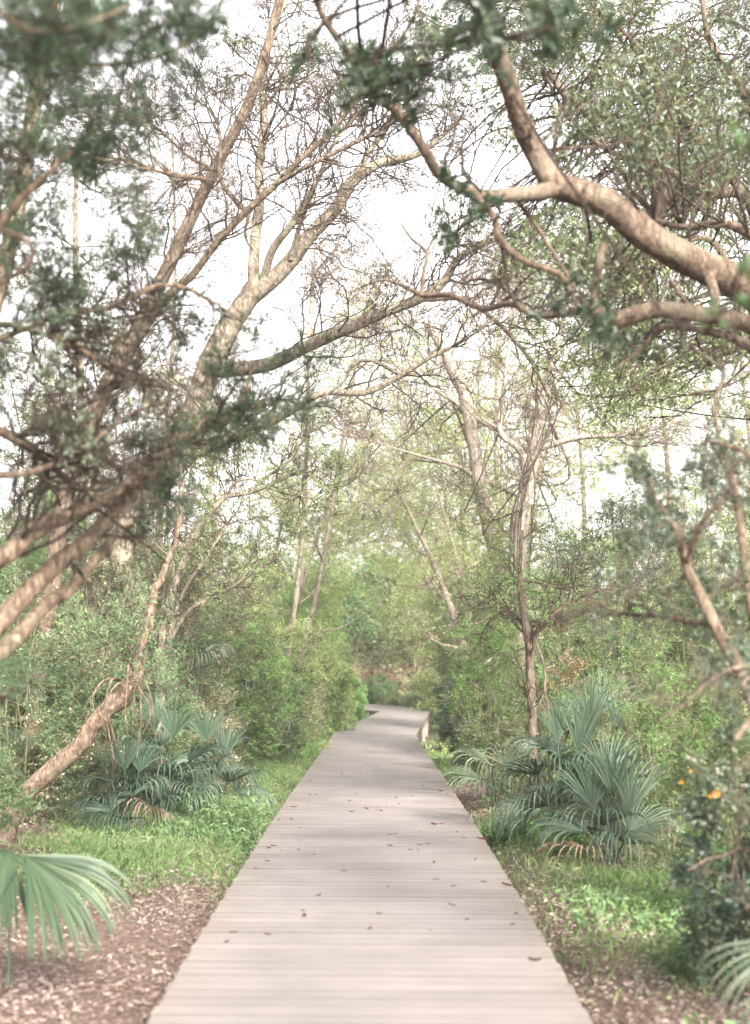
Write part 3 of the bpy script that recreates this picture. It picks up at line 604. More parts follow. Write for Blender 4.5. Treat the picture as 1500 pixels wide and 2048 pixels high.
g4 = t.limb('branch', [(430, 340, 15, 7), (380, 315, 15.2, 6), (330, 270, 15.4, 4), (270, 220, 15.6, 2)], sides=6)
g5 = t.limb('branch', [(425, 360, 15, 7), (340, 350, 14.8, 6), (250, 320, 14.6, 5), (150, 310, 14.4, 3)], sides=6)
g6 = t.limb('branch', [(500, 420, 14.4, 8), (490, 470, 14.4, 6), (505, 500, 14.4, 4)], sides=6)
for q, n in ((tr, 30), (g1, 20), (g2, 9), (g3, 10), (g4, 10), (g5, 10)): t.twig_up(q, int(n * 1.7), 1.7, 3, (5, 4), wig=.3, up=.1, tmin=.35)
t.done()

# ---- near red cedar on the left: two thick leaning stems and dark needles
t = Tree('red_cedar', 'near red cedar with sunlit tan stems leaning in from the left edge', 'tree', gbase(-330, 6.4), B_CEDAR, sides=16)
c0 = t.limb('trunk', [(-330, 1900, 6.4, 79.6), (-260, 1600, 6.4, 73.4), (-170, 1420, 6.4, 58.7), (-60, 1310, 6.4, 46.5), (30, 1210, 6.5, 40.4), (110, 1130, 6.6, 36.7), (180, 1075, 6.7, 33.1), (245, 1000, 6.8, 30.6), (295, 945, 6.9, 24.5)], ground=True, step=.035)
c1 = t.limb('stem', [(-200, 1300, 6.2, 54.0), (-60, 1165, 6.2, 39.6), (20, 1105, 6.2, 36.0), (80, 1055, 6.3, 36.0), (140, 1030, 6.4, 28.8), (230, 985, 6.6, 21.6), (300, 935, 6.8, 21.6), (345, 890, 6.9, 23.4), (385, 868, 6.95, 25.2), (410, 848, 7, 27.0), (440, 845, 7, 23.4), (465, 830, 7, 16.2), (485, 795, 7.1, 12.6), (505, 740, 7.2, 7.2)], step=.03, bumpy=.06)
c2 = t.limb('stem', [(-250, 1500, 6.3, 54.0), (-60, 1350, 6.3, 36.0), (20, 1290, 6.4, 32.4), (90, 1210, 6.6, 28.8), (140, 1180, 6.7, 25.2), (190, 1120, 6.8, 20.4), (235, 1060, 6.9, 13.2)], step=.035)
c3 = t.limb('branch', [(-60, 560, 5.2, 16), (0, 450, 5.2, 18), (45, 395, 5.2, 17), (100, 345, 5.2, 13), (145, 300, 5.2, 8)], sides=8)
c4 = t.limb('branch', [(-50, 600, 5.2, 14), (10, 560, 5.2, 14), (55, 535, 5.2, 12), (65, 500, 5.2, 11), (45, 475, 5.2, 11), (0, 460, 5.2, 12)], sides=8)
c5 = t.limb('branch', [(-60, 700, 6.4, 16), (60, 655, 6.6, 12), (130, 625, 6.8, 14), (220, 615, 6.9, 13), (290, 580, 7.0, 12), (350, 570, 7.1, 10), (420, 600, 7.2, 7), (480, 640, 7.3, 4)], sides=8)
c6 = t.limb('branch', [(-60, 640, 6, 14), (60, 660, 6, 12), (160, 700, 6.2, 14), (260, 760, 6.4, 13), (340, 775, 6.5, 7)], sides=8)
c7 = t.limb('branch', [(-60, 130, 4.6, 10), (50, 118, 4.8, 10), (150, 130, 5, 10), (260, 125, 5.2, 9), (360, 95, 5.4, 8), (420, 50, 5.6, 6), (450, -20, 5.6, 4)], sides=8)
c8 = t.limb('branch', [(-60, 285, 6, 9), (80, 290, 6.2, 9), (200, 320, 6.4, 8), (330, 345, 6.8, 7), (430, 360, 7.2, 4)], sides=8)
c9 = t.limb('branch', [(-60, 830, 5.8, 30), (30, 880, 6, 20), (90, 920, 6.2, 16), (150, 980, 6.4, 10)], sides=8)
c10 = t.limb('branch', [(-60, 950, 5.8, 20), (60, 945, 6, 14), (160, 900, 6.2, 10), (260, 830, 6.4, 7), (330, 800, 6.5, 4)], sides=8)
c11 = t.limb('branch', [(-80, -40, 3.6, 10), (60, 60, 3.8, 8), (190, 40, 4, 7), (300, -10, 4.2, 5)], sides=8)
tk = t.limb('stem', [(-120, 1000, 8, 46), (-20, 640, 8.2, 36), (40, 400, 8.3, 32), (70, 200, 8.4, 30), (100, 60, 8.5, 26), (120, -60, 8.6, 22)], sides=10)
for q, n in ((c1, 12), (c5, 14), (c6, 14), (c7, 8), (c8, 9), (c9, 8), (c10, 12), (c0, 8), (tk, 14), (c3, 4)): t.twig_up(q, int(n * 1.7), 0.74, 3, (5, 4), wig=.28, up=.03)
def cedar(poly, n, d0, d1, src, mat=M_CEDAR, tl=.22, per=7): t.clumps(region(poly, n, d0, d1), 0, mat, 'quad', .034, .0085, 9, 4, per, tl, src=src, spread=.6, droop=.05, rbr=.003)
cedar([(-30, -30), (200, -30), (200, 110), (110, 180), (-30, 200)], 26, 3.8, 4.8, [c11, c7])
cedar([(200, -30), (430, -30), (400, 90), (230, 150)], 11, 4.2, 5.2, [c7, c11])
cedar([(-30, 150), (200, 200), (360, 160), (410, 180), (300, 300), (-30, 380)], 26, 5.2, 7, [c8, c7, tk])
cedar([(-30, 380), (200, 330), (280, 400), (260, 560), (120, 620), (-30, 560)], 28, 6, 8, [c8, tk, c5])
cedar([(180, 420), (300, 440), (290, 540), (230, 560)], 6, 6.5, 7.4, [c5, c8])
cedar([(380, 640), (640, 680), (650, 800), (560, 860), (400, 900), (340, 860), (420, 760)], 20, 6.5, 7.6, [c1, c5])
cedar([(280, 900), (420, 880), (380, 1040), (250, 1130), (240, 1000)], 10, 6.4, 7.2, [c0, c1])
cedar([(290, 560), (420, 580), (420, 720), (330, 700)], 6, 7, 7.6, [c5, c6])
t.clumps(region([(-20, 560), (220, 600), (260, 800), (180, 900), (-20, 800)], 22, 5.8, 7.5), 0, M_WAXY, 'oval', .035, .018, 6, 3, 3, .22, src=[c6, c9, c10], rbr=.003)
t.clumps(region([(90, 720), (190, 780), (210, 960), (140, 940)], 9, 5.6, 6.0), 0, M_WAXY, 'oval', .030, .018, 5, 2, 3, .12, src=[c9, c10], rbr=.003, tint0=1.0)
t.done('needles')

# ---- small leaved slender tree on the left bank
t = Tree('slender_tree', 'slender small leaved tree on the left bank, its thin branches reaching over the grass', 'tree', gbase(318, 15.5), B_GREY, sides=9)
s0 = t.limb('trunk', [(318, 1480, 15.5, 24), (322, 1360, 15.5, 22), (330, 1260, 15.5, 22), (345, 1190, 15.5, 20), (372, 1115, 15.5, 18), (395, 1060, 15.5, 18), (415, 1030, 15.5, 15), (452, 992, 15.5, 12)], ground=True)
s1 = t.limb('branch', [(452, 992, 15.5, 10), (500, 985, 15.5, 9), (550, 965, 15.5, 8), (590, 948, 15.5, 6), (640, 955, 15.5, 4), (700, 975, 15.5, 2)], sides=6)
s2 = t.limb('branch', [(500, 985, 15.5, 7), (530, 955, 15.5, 7), (570, 930, 15.5, 6), (600, 890, 15.5, 4), (620, 850, 15.5, 2)], sides=6)
s3 = t.limb('branch', [(455, 992, 15.5, 7), (470, 965, 15.6, 6), (510, 960, 15.7, 5), (560, 985, 15.8, 4), (660, 1000, 16, 3), (780, 1010, 16, 2)], sides=6)
s4 = t.limb('branch', [(325, 1330, 15.5, 12), (360, 1200, 15.2, 9), (410, 1120, 15, 7), (460, 1040, 15, 4)], sides=6)
s5 = t.limb('branch', [(335, 1290, 15.5, 9), (380, 1220, 15.4, 8), (440, 1190, 15.3, 7), (500, 1150, 15.2, 5), (560, 1110, 15.2, 3)], sides=6)
s6 = t.limb('branch', [(345, 1190, 15.5, 8), (350, 1080, 15.8, 6), (360, 980, 16, 5), (365, 880, 16.2, 3)], sides=6)
for q in (s1, s2, s3, s4, s5, s6): t.twig_up(q, 8, .7, 3, (5, 3), wig=.25, up=.08)
t.clumps(region([(360, 820), (560, 800), (660, 840), (700, 970), (620, 1000), (480, 960), (380, 980)], 56, 14.6, 17), 0, M_SMALL, 'quad', .034, .015, 8, 3, 5, .35, spread=.9, rbr=.004)
t.clumps(region([(330, 980), (460, 1000), (640, 1030), (640, 1110), (520, 1180), (380, 1240), (300, 1150)], 64, 14.6, 17), 0, M_SMALL, 'quad', .034, .015, 8, 3, 5, .35, spread=.9, rbr=.004)
t.done(twmat=B_TWIG)

# ---- rough leaning stump of a trunk with hanging vine roots
t = Tree('gnarled_tree', 'rough sunlit orange brown trunk leaning low on the left, tangled with vine roots', 'tree', gbase(10, 12.5), B_ROOT, sides=16)
h0 = t.limb('trunk', [(10, 1680, 12.5, 37.4), (50, 1600, 12.5, 35.7), (100, 1548, 12.5, 34.0), (160, 1500, 12.5, 37.4), (200, 1440, 12.5, 32.3), (240, 1395, 12.5, 35.7), (268, 1345, 12.5, 27.2), (280, 1280, 12.6, 18.7), (300, 1180, 12.7, 15.3), (340, 1080, 12.8, 10.2), (360, 960, 12.9, 6.8)], step=.035, bumpy=.09, ground=True, jit=.007)
for k in range(7):
    x0, y0 = 262 + random.uniform(-22, 22), 1350 + random.uniform(-14, 22)
    dr = random.choice([-1, 1]); ww = random.uniform(14, 60)
    t.limb('root', [(x0, y0, 12.4, 4), (x0 + dr * ww * .6, y0 + random.uniform(-14, 20), 12.2, 4), (x0 + dr * ww, y0 + random.uniform(40, 90), 12.2, 3.4), (x0 + dr * ww * random.uniform(.4, 1.1), y0 + random.uniform(110, 170), 12.3, 2.4)], sides=5)
t.twig_up(h0, 8, .6, 3, (4, 3), tmin=.5); 
t.clumps(region([(200, 1180), (340, 1180), (330, 1400), (250, 1340)], 14, 12, 13), 0, M_SHRUB, 'quad', .04, .018, 6, 3, 4, .3, rbr=.004)
t.done(twmat=B_TWIGP)

# ---- pale trunks beyond the bend
def feather(t, poly, n, d0, d1, mat=M_PALE, L=.10, W=.030, per=5, tl=1.1, **kw): t.clumps(region(poly, n, d0, d1), 0, mat, 'quad', L, W, 8, 4, per, tl, spread=.8, rbr=.006, up=-.02, flat=.5, **kw)
t = Tree('pale_trunk_tree', 'tall pale trunk leaning left behind the small tree, pale new leaves on its boughs', 'tree', gbase(1020, 26), B_PALE)
p0 = t.limb('trunk', [(1022, 1420, 26, 36), (1015, 1200, 26, 34), (990, 1100, 26, 32), (972, 1020, 26, 30), (955, 940, 26, 28), (942, 860, 26, 26), (930, 790, 26, 26), (905, 740, 26, 24), (880, 690, 26, 18), (850, 640, 26, 14)], ground=True, step=.12, bumpy=.05)
p1 = t.limb('dead_stub', [(935, 775, 26, 12), (922, 745, 26, 10), (915, 720, 26, 8)], sides=6)
p2 = t.limb('limb', [(945, 950, 26, 9), (920, 935, 26, 8), (870, 920, 26, 6), (800, 900, 26, 4), (700, 870, 26, 3)], sides=7)
p3 = t.limb('limb', [(970, 960, 26, 10), (1000, 975, 26, 9), (1030, 990, 26, 7), (1060, 1000, 26, 4)], sides=7)
p4 = t.limb('limb', [(930, 830, 26, 12), (980, 850, 26, 13), (1030, 880, 26, 12), (1060, 910, 26, 8)], sides=7)
p5 = t.limb('limb', [(920, 810, 26, 8), (860, 770, 26, 7), (800, 700, 26, 6), (760, 620, 26, 5), (700, 540, 26, 3)], sides=7)
p6 = t.limb('limb', [(900, 735, 26, 8), (930, 640, 26, 7), (980, 560, 26, 5), (1000, 460, 26, 3)], sides=7)
for q, n in ((p0, 14), (p2, 9), (p4, 8), (p5, 12), (p6, 10)): t.twig_up(q, int(n * 1.7), 2.29, 3, (6, 5), wig=.25, up=.05, tmin=.3)
feather(t, [(640, 640), (1060, 620), (1140, 760), (1120, 960), (1000, 1000), (820, 960), (640, 820)], 46, 26.6, 32, per=3)
t.done(twmat=B_TWIGP)
t = Tree('vine_clad_tree', 'pale forked tree wrapped in thin bare vines, right of the leaning pale trunk', 'tree', gbase(1045, 23), B_PALE)
v0 = t.limb('trunk', [(1035, 1420, 23, 30.0), (1040, 1200, 23, 27.0), (1040, 1100, 23, 27.0), (1052, 1000, 23, 24.0), (1070, 900, 23, 22.5), (1085, 800, 23, 18.0), (1100, 740, 23, 13.5), (1130, 620, 23, 9.0), (1140, 500, 23, 6.0)], ground=True, step=.12, bumpy=.05)
v1 = t.limb('limb', [(1052, 960, 23, 16), (1040, 900, 23, 14), (1000, 860, 23, 12), (1010, 760, 23, 9), (1020, 640, 23, 7), (1000, 520, 23, 4)], sides=8)
v2 = t.limb('limb', [(1070, 900, 23, 14), (1160, 875, 22.6, 11), (1260, 870, 22.2, 9), (1330, 850, 22, 6), (1420, 830, 21.8, 3)], sides=8)
v3 = t.limb('limb', [(1090, 790, 23, 10), (1160, 700, 23, 8), (1240, 640, 23, 5)], sides=8)
for k in range(7):
    o = random.uniform(-24, 26)
    t.limb('vine', [(1040 + o * .8, 1180 + random.uniform(0, 120), 22.8, 3), (1044 + o, 1060, 22.7, 3.4), (1058 + o * .6, 960, 22.7, 3.2), (1075 + random.uniform(-40, 50), 830, 22.7, 3), (1090 + random.uniform(-70, 90), 700, 22.7, 2)], sides=5, mat=B_TWIG)
for q, n in ((v0, 16), (v1, 12), (v2, 12), (v3, 8)): t.twig_up(q, int(n * 1.7), 2.03, 3, (6, 5), wig=.25, up=.05, tmin=.2)
feather(t, [(1000, 560), (1260, 560), (1420, 760), (1300, 900), (1100, 1000), (1000, 1000)], 44, 23.6, 29, per=3)
feather(t, [(930, 960), (1150, 960), (1170, 1180), (930, 1160)], 26, 23.4, 26, M_PALE, .07, .03, per=4, tl=.9)
t.done(twmat=B_TWIGP)

# ---- the small dark stemmed tree rising from the palmetto
t = Tree('small_tree', 'small dark stemmed tree forking low, standing behind the big palmetto', 'tree', gbase(1066, 14.2), B_BROWN, sides=12)
m0 = t.limb('trunk', [(1068, 1640, 14.2, 20), (1066, 1480, 14.2, 19), (1063, 1400, 14.2, 18), (1060, 1330, 14.2, 17), (1058, 1285, 14.2, 19), (1050, 1240, 14.2, 15), (1043, 1200, 14.2, 12), (1040, 1150, 14.2, 9), (1045, 1060, 14.2, 5)], ground=True)
m1 = t.limb('branch', [(1060, 1290, 14.2, 14), (1080, 1255, 14.1, 11), (1105, 1232, 14, 10), (1130, 1210, 14, 9), (1150, 1200, 14, 7), (1200, 1180, 13.8, 5), (1300, 1180, 13.6, 2)], sides=8)
m2 = t.limb('branch', [(1056, 1270, 14.2, 10), (1040, 1240, 14.3, 8), (1010, 1215, 14.4, 6), (985, 1198, 14.5, 4), (960, 1190, 14.5, 2)], sides=8)
m3 = t.limb('branch', [(1043, 1160, 14.2, 8), (1080, 1165, 14.2, 7), (1120, 1175, 14.2, 5), (1180, 1165, 14.1, 3)], sides=8)
m4 = t.limb('branch', [(1064, 1275, 14.1, 5), (1080, 1250, 14, 5), (1095, 1200, 14, 4), (1100, 1150, 14, 2)], sides=6)
for q in (m0, m1, m2, m3): t.twig_up(q, 9, .8, 3, (5, 4), wig=.2, up=.08, tmin=.35)
t.clumps(region([(930, 1090), (1120, 1080), (1300, 1120), (1320, 1200), (1160, 1200), (1060, 1180), (1000, 1230), (920, 1180)], 34, 13, 16), 0, M_BRIGHT, 'quad', .026, .013, 7, 4, 5, .5, spread=.9, rbr=.003, flat=.5)
t.done(twmat=B_TWIG)
o = Tree('hanging_vine', 'thin dark vine drooping beside the small dark stemmed tree', 'vine', gbase(1100, 13.8), B_BROWN, sides=6)
o.limb('stem', [(1100, 1640, 13.8, 7), (1098, 1440, 13.8, 6), (1090, 1380, 13.8, 6), (1088, 1330, 13.8, 5.5), (1072, 1285, 14, 4)], ground=True); o.done()

# ---- near right: reddish stems with waxy leaves, out of focus
t = Tree('reddish_shrub', 'tall blurred shrub with reddish stems and waxy leaves at the right edge', 'shrub', gbase(1560, 6.2), B_CEDAR, sides=12)
r0 = t.limb('stem', [(1560, 1900, 6.2, 34), (1530, 1500, 6.2, 30), (1490, 1360, 6.2, 27), (1450, 1290, 6.2, 26), (1410, 1210, 6.2, 24), (1372, 1130, 6.2, 20), (1355, 1060, 6.2, 16), (1310, 1000, 6.2, 12), (1290, 930, 6.2, 7)], ground=True)
r1 = t.limb('stem', [(1570, 1850, 6.4, 30), (1530, 1350, 6.4, 26), (1500, 1200, 6.4, 22), (1480, 1050, 6.4, 16), (1465, 960, 6.4, 14), (1430, 840, 6.5, 9), (1440, 770, 6.6, 7), (1450, 745, 6.6, 6), (1380, 690, 6.8, 5)], ground=True)
r2 = t.limb('branch', [(1430, 1250, 6.2, 14), (1330, 1235, 6.5, 10), (1240, 1225, 6.8, 8), (1160, 1200, 7, 4)], sides=8)
r3 = t.limb('branch', [(1372, 1130, 6.2, 11), (1400, 1050, 6.0, 10), (1440, 1000, 5.9, 8), (1480, 960, 5.8, 6)], sides=8)
r4 = t.limb('branch', [(1500, 1330, 6.2, 12), (1430, 1350, 6, 9), (1380, 1400, 5.9, 6), (1320, 1440, 5.8, 3)], sides=8)
r5 = t.limb('branch', [(1530, 1420, 5.6, 12), (1500, 1440, 5.4, 12), (1470, 1480, 5.3, 10)], sides=8)
r6 = t.limb('branch', [(1560, 960, 6, 13), (1480, 900, 6.1, 11), (1410, 880, 6.2, 9)], sides=8)
for q in (r0, r1, r2, r3, r4): t.twig_up(q, 8, .55, 3, (4, 3), wig=.25, up=.08)
t.clumps(region([(1260, 940), (1530, 860), (1530, 1240), (1400, 1160), (1330, 1080)], 26, 5.8, 7.2), 0, M_WAXY, 'oval', .040, .021, 5, 3, 3, .22, rbr=.003)
t.clumps(region([(1140, 1080), (1320, 1040), (1430, 1200), (1300, 1290), (1160, 1240)], 10, 6.2, 7.6), 0, M_WAXY, 'oval', .040, .020, 5, 3, 3, .25, rbr=.003)
t.clumps(region([(1380, 1180), (1530, 1230), (1530, 1420), (1440, 1400)], 14, 5.6, 7), 0, M_WAXY, 'oval', .040, .021, 5, 3, 3, .22, rbr=.003)
t.done(twmat=B_TWIGP)


# ------------------------------------------------------------------ the soft spring haze of the wood
def haze():
    x0, x1, y0, y1, z0, z1 = -124, 124, -64, 154, -3.5, 22
    V = [(x, y, z) for z in (z0, z1) for x, y in ((x0, y0), (x1, y0), (x1, y1), (x0, y1))]
    mb = MB(); mb.add(V, np.array([[0, 3, 2, 1], [4, 5, 6, 7]] + [[i, (i + 1) % 4, 4 + (i + 1) % 4, 4 + i] for i in range(4)]))
    m, nt, N, Lk = mk('haze'); v = N('ShaderNodeVolumePrincipled'); v.inputs['Density'].default_value = HAZE; v.inputs['Color'].default_value = (.97, .97, .95, 1); v.inputs['Anisotropy'].default_value = 0.0
    o = N('ShaderNodeOutputMaterial'); Lk(v.outputs[0], o.inputs['Volume'])
    tag(mb.build('haze', m), 'soft pale haze filling the air of the wood', 'haze', kind='stuff')
HAZE = 0.0007
haze()

# ------------------------------------------------------------------ shrubs and thickets
def shrub(name, label, cat, px, d, wpx, top, mat, bark=B_STEM, L=.03, W=.014, n=None, dens=1.0, per=5, shape='quad', group=None, depth=None, lo=0.0, spread=.9, tl=None, flat=0., bare=.0, second=None, cy=None, drop=0.):
    base = np.array(gbase(px, d)); H = Z(top, d) - base[2]; Rw = wpx / F * d; Rd = (depth or Rw)
    root = thing(name, label, cat, tuple(float(q) for q in base), group)
    ns = 9; tw = MB()
    # stems
    a = RG.uniform(0, 6.28, ns); rr = RG.uniform(.1, .6, ns)
    tip = base + np.stack([np.cos(a) * rr * Rw, np.sin(a) * rr * Rd, H * RG.uniform(.6, .9, ns)], 1)
    st = base + np.stack([np.cos(a) * .1 * Rw, np.sin(a) * .1 * Rd, np.full(ns, -.1)], 1)
    T = 12; tt = np.linspace(0, 1, T)[None, :, None]
    stems = st[:, None] * (1 - tt) + tip[:, None] * tt + RG.normal(size=(ns, 1, 3)) * .12 * Rw * np.sin(tt * math.pi) + RG.normal(size=(ns, T, 3)) * .012
    rad = np.linspace(1, .3, T)[None] * RG.uniform(.005, .012, ns)[:, None] * (H / 2.2) ** .7
    tubes(tw, stems, rad, 5)
    n = n or int(72 * dens * min(2.6, max(.5, Rw * H)))
    # clump centres in a lumpy volume: denser towards the outside, uneven outline
    u = nrm(RG.normal(size=(n, 3))); q = RG.uniform(.45, 1.0, n)[:, None] ** .6
    lump = 1 + .22 * np.sin(u[:, :1] * 4 + RG.uniform(0, 6)) + .18 * np.sin(u[:, 2:] * 5 + u[:, 1:2] * 4 + RG.uniform(0, 6))
    C = u * q * lump * np.array([Rw, Rd, H * (1 - lo) / 2]) * .86 + base + np.array([0, 0, H * lo + H * (1 - lo) / 2 - drop])
    low = RG.random(n) < .22; C[low, 2] = base[2] + RG.uniform(.05, .45, low.sum()) * H * .7 + H * lo
    C[:, 2] = np.maximum(C[:, 2], ground_z(C[:, 0], C[:, 1]) + .06)
    A = stems[:, 2:].reshape(-1, 3); dd = np.linalg.norm(C[:, None] - A[None], axis=2) + .5 * np.maximum(0, A[None, :, 2] - C[:, None, 2]); i = np.argmin(dd, 1); B = A[i]
    T = 7; tt = np.linspace(0, 1, T)[None, :, None]
    br = B[:, None] * (1 - tt) + C[:, None] * tt + RG.normal(size=(n, 1, 3)) * .10 * np.linalg.norm(C - B, axis=1)[:, None, None] * np.sin(tt * math.pi) + np.array([0, 0, .12]) * np.sin(tt * math.pi) * np.linalg.norm(C - B, axis=1)[:, None, None]
    rb = np.linspace(1, .4, T)[None] * np.full((n, 1), .004) * (H / 2) ** .5
    tubes(tw, br, rb, 3)
    tl = tl or .30 * max(.6, min(1.6, Rw))
    p1, r1 = spawn(br[:, 3:], rb[:, 3:], 7, tl, ang=(.3, 1.2), M=5, wig=.2, up=.12, shrink=.2, rmin=.001); tubes(tw, p1, r1, 3)
    p2, r2 = spawn(p1, r1, 3, tl * .5, ang=(.4, 1.0), M=3, wig=.15, up=.1, rmin=.001); tubes(tw, p2, r2, 3)
    tag(tw.build('stems', bark, root), kind='stuff')
    mb = MB(); ct = RG.random(n); m2 = MB()
    for pp, m in ((p1, 7), (p2, 21)):
        pos, tn, pi = along(pp, per, .15); c = pi // m
        if bare: k = RG.random(len(pos)) > bare; pos, tn, c = pos[k], tn[k], c[k]
        if second is not None:
            sel = ct[c] > .72
            leaves(m2, pos[sel], tn[sel], L, W, shape, spread, 0, tint=.5 + .3 * RG.normal(size=sel.sum()), flat=flat, jit=L * .2); pos, tn, c = pos[~sel], tn[~sel], c[~sel]
        leaves(mb, pos, tn, L, W, shape, spread, .05, tint=.48 + (ct[c] - .5) * 1.0, flat=flat, jit=L * .2)
    mb.build('foliage', mat, root)
    if second is not None and m2.n: m2.build('foliage', second, root)
    return root

SH = [
 # left bank, from near to far
 ('shrub', 'low leafy tangle under the leaning orange trunk at the left edge', 'shrub', -60, 11.2, 140, 1480, M_SHRUB, dict(L=.042, W=.02, dens=1.0)),
 ('shrub', 'grey green bush between the leaning orange trunk and the left edge', 'shrub', 60, 14.6, 210, 1180, M_SHRUB, dict(L=.045, W=.016, second=M_DULL, dens=1.3)),
 ('shrub', 'fine leaved bush behind the upper end of the leaning orange trunk', 'shrub', 220, 15.5, 170, 1130, M_SHRUB, dict(L=.04, W=.014, dens=1.3, bark=B_TWIGP)),
 ('shrub', 'pale speckled bush behind the drooping palmetto clump on the left', 'shrub', 415, 17.5, 100, 1370, M_DULL, dict(L=.03, W=.016, dens=2.2)),
 ('tall_shrub', 'tall sunlit yellowish thicket behind the slender tree', 'shrub', 300, 20, 210, 1000, M_DULL, dict(L=.05, W=.022, second=M_SHRUB, bark=B_TWIGP, dens=1.1)),
 ('shrub', 'dusty green bush behind the left palmettos, beside the grass', 'shrub', 470, 22, 110, 1200, M_SMALL, dict(L=.045, W=.02, second=M_BRIGHT, dens=1.5)),
 ('shrub', 'grey twiggy bush left of the rounded yellow green bush', 'shrub', 560, 27, 120, 1225, M_PALE, dict(L=.05, W=.024, second=M_DULL, dens=1.1)),
 ('shrub', 'dark olive bush above the small far palmetto on the left', 'shrub', 570, 24, 62, 1310, M_SHRUB, dict(L=.04, W=.018, dens=1.4, second=M_SMALL)),
 ('shrub', 'rounded yellow green bush beside the left side of the bend', 'shrub', 655, 34, 66, 1290, M_PALE, dict(L=.055, W=.03, dens=1.8, second=M_SMALL)),
 ('shrub', 'bright feathery green bush right where the deck turns left', 'shrub', 700, 41, 46, 1345, M_BRIGHT, dict(L=.06, W=.03, dens=2.0)),
 ('weedy_bush', 'low bright green weeds at the deck edge before the bend', 'weeds', 675, 37, 34, 1405, M_BRIGHT, dict(L=.07, W=.03, dens=3.0)),
 ('shrub', 'reddish brown dead bush low between the palmetto and the bright weeds', 'shrub', 610, 31, 34, 1360, M_DRY, dict(L=.05, W=.016, dens=2.0, bark=B_TWIG)),
 # closing the view past the bend
 ('thicket', 'brown dry thicket closing the view past the bend', 'thicket', 785, 56, 90, 1315, M_DRY, dict(L=.10, W=.03, dens=2.0, bark=B_TWIG, second=M_DULL)),
 ('shrub', 'dark green bush just above the far turn of the deck', 'shrub', 760, 54, 44, 1350, M_SHRUB, dict(L=.08, W=.035, dens=1.6)),
 ('shrub', 'olive bush over the brown dry thicket', 'shrub', 800, 62, 110, 1255, M_SMALL, dict(L=.09, W=.04, dens=1.6, second=M_DULL)),
 ('shrub', 'small pale bush right of the far turn, beside the far trunks', 'shrub', 868, 50, 40, 1350, M_DULL, dict(L=.07, W=.03, dens=2.2)),
 ('weedy_bush', 'tall pale reeds and weeds past the far turn of the deck', 'weeds', 815, 51, 60, 1385, M_SMALL, dict(L=.14, W=.02, dens=2.0, spread=.4)),
 # right bank
 ('shrub', 'speckled grey green bush crowding the right side of the bend', 'shrub', 925, 27, 66, 1310, M_WAXY, dict(L=.045, W=.022, dens=2.0, second=M_DULL)),
 ('shrub', 'tall bush of fine leaves behind the speckled bush right of the bend', 'shrub', 935, 34, 84, 1130, M_SMALL, dict(L=.05, W=.022, dens=1.7, second=M_SHRUB)),
 ('shrub', 'dark bush with glossy specks beside the deck left of the palmetto', 'shrub', 965, 20, 66, 1370, M_OAK, dict(L=.038, W=.018, dens=2.0, second=M_WAXY)),
 ('spray_bush', 'yellow green bush with fine arching sprays left of the small tree', 'shrub', 985, 17, 92, 1190, M_BRIGHT, dict(L=.026, W=.012, dens=1.6, flat=.7, second=M_PALE)),
 ('shrub', 'bronze tinted bush just right of the small dark stemmed tree', 'shrub', 1150, 16, 100, 1265, M_REDLEAF, dict(L=.032, W=.015, dens=1.3, bark=B_TWIG, second=M_DRY)),
 ('shrub', 'dense green bush behind the bronze bush', 'shrub', 1240, 18, 130, 1130, M_SMALL, dict(L=.036, W=.017, dens=1.4, second=M_BRIGHT)),
 ('spray_bush', 'light green bush of fine sprays right of the big palmetto', 'shrub', 1330, 12, 150, 1230, M_BRIGHT, dict(L=.024, W=.012, dens=1.3, flat=.6, second=M_SMALL)),
 ('spray_bush', 'soft yellow green bush at the right edge above the flowering shrub', 'shrub', 1440, 10, 150, 1260, M_SMALL, dict(L=.026, W=.012, dens=1.3, flat=.5, second=M_BRIGHT)),
 ('cedar_bush', 'dark blue green cedar rising behind the right bank', 'tree', 1260, 22, 190, 890, M_CEDAR, dict(L=.055, W=.016, dens=1.6, bark=B_TWIG, per=6, lo=.1)),
 ('tall_shrub', 'tall pale green thicket at the right edge under the oak', 'tree', 1440, 19, 180, 800, M_SMALL, dict(L=.045, W=.02, dens=1.0, second=M_PALE)),
 ('shrub', 'loose low bush of dull leaves right behind the big palmetto', 'shrub', 1270, 13.6, 90, 1440, M_DULL, dict(L=.03, W=.014, dens=1.6, second=M_SMALL)),
 # left backdrop
 ('tall_shrub', 'tall olive thicket filling the left edge behind the cedar stems', 'tree', 60, 19, 260, 560, M_DULL, dict(L=.055, W=.024, dens=1.6, second=M_SHRUB, bark=B_TWIGP)),
 ('tall_shrub', 'tall pale speckled thicket behind the cedar branches on the left', 'tree', 260, 24, 240, 520, M_DULL, dict(L=.06, W=.026, dens=1.4, second=M_PALE, bark=B_TWIGP)),
 ('tall_shrub', 'dark glossy thicket low at the left edge', 'tree', 20, 16.5, 170, 960, M_SHRUB, dict(L=.05, W=.02, dens=1.2)),
]
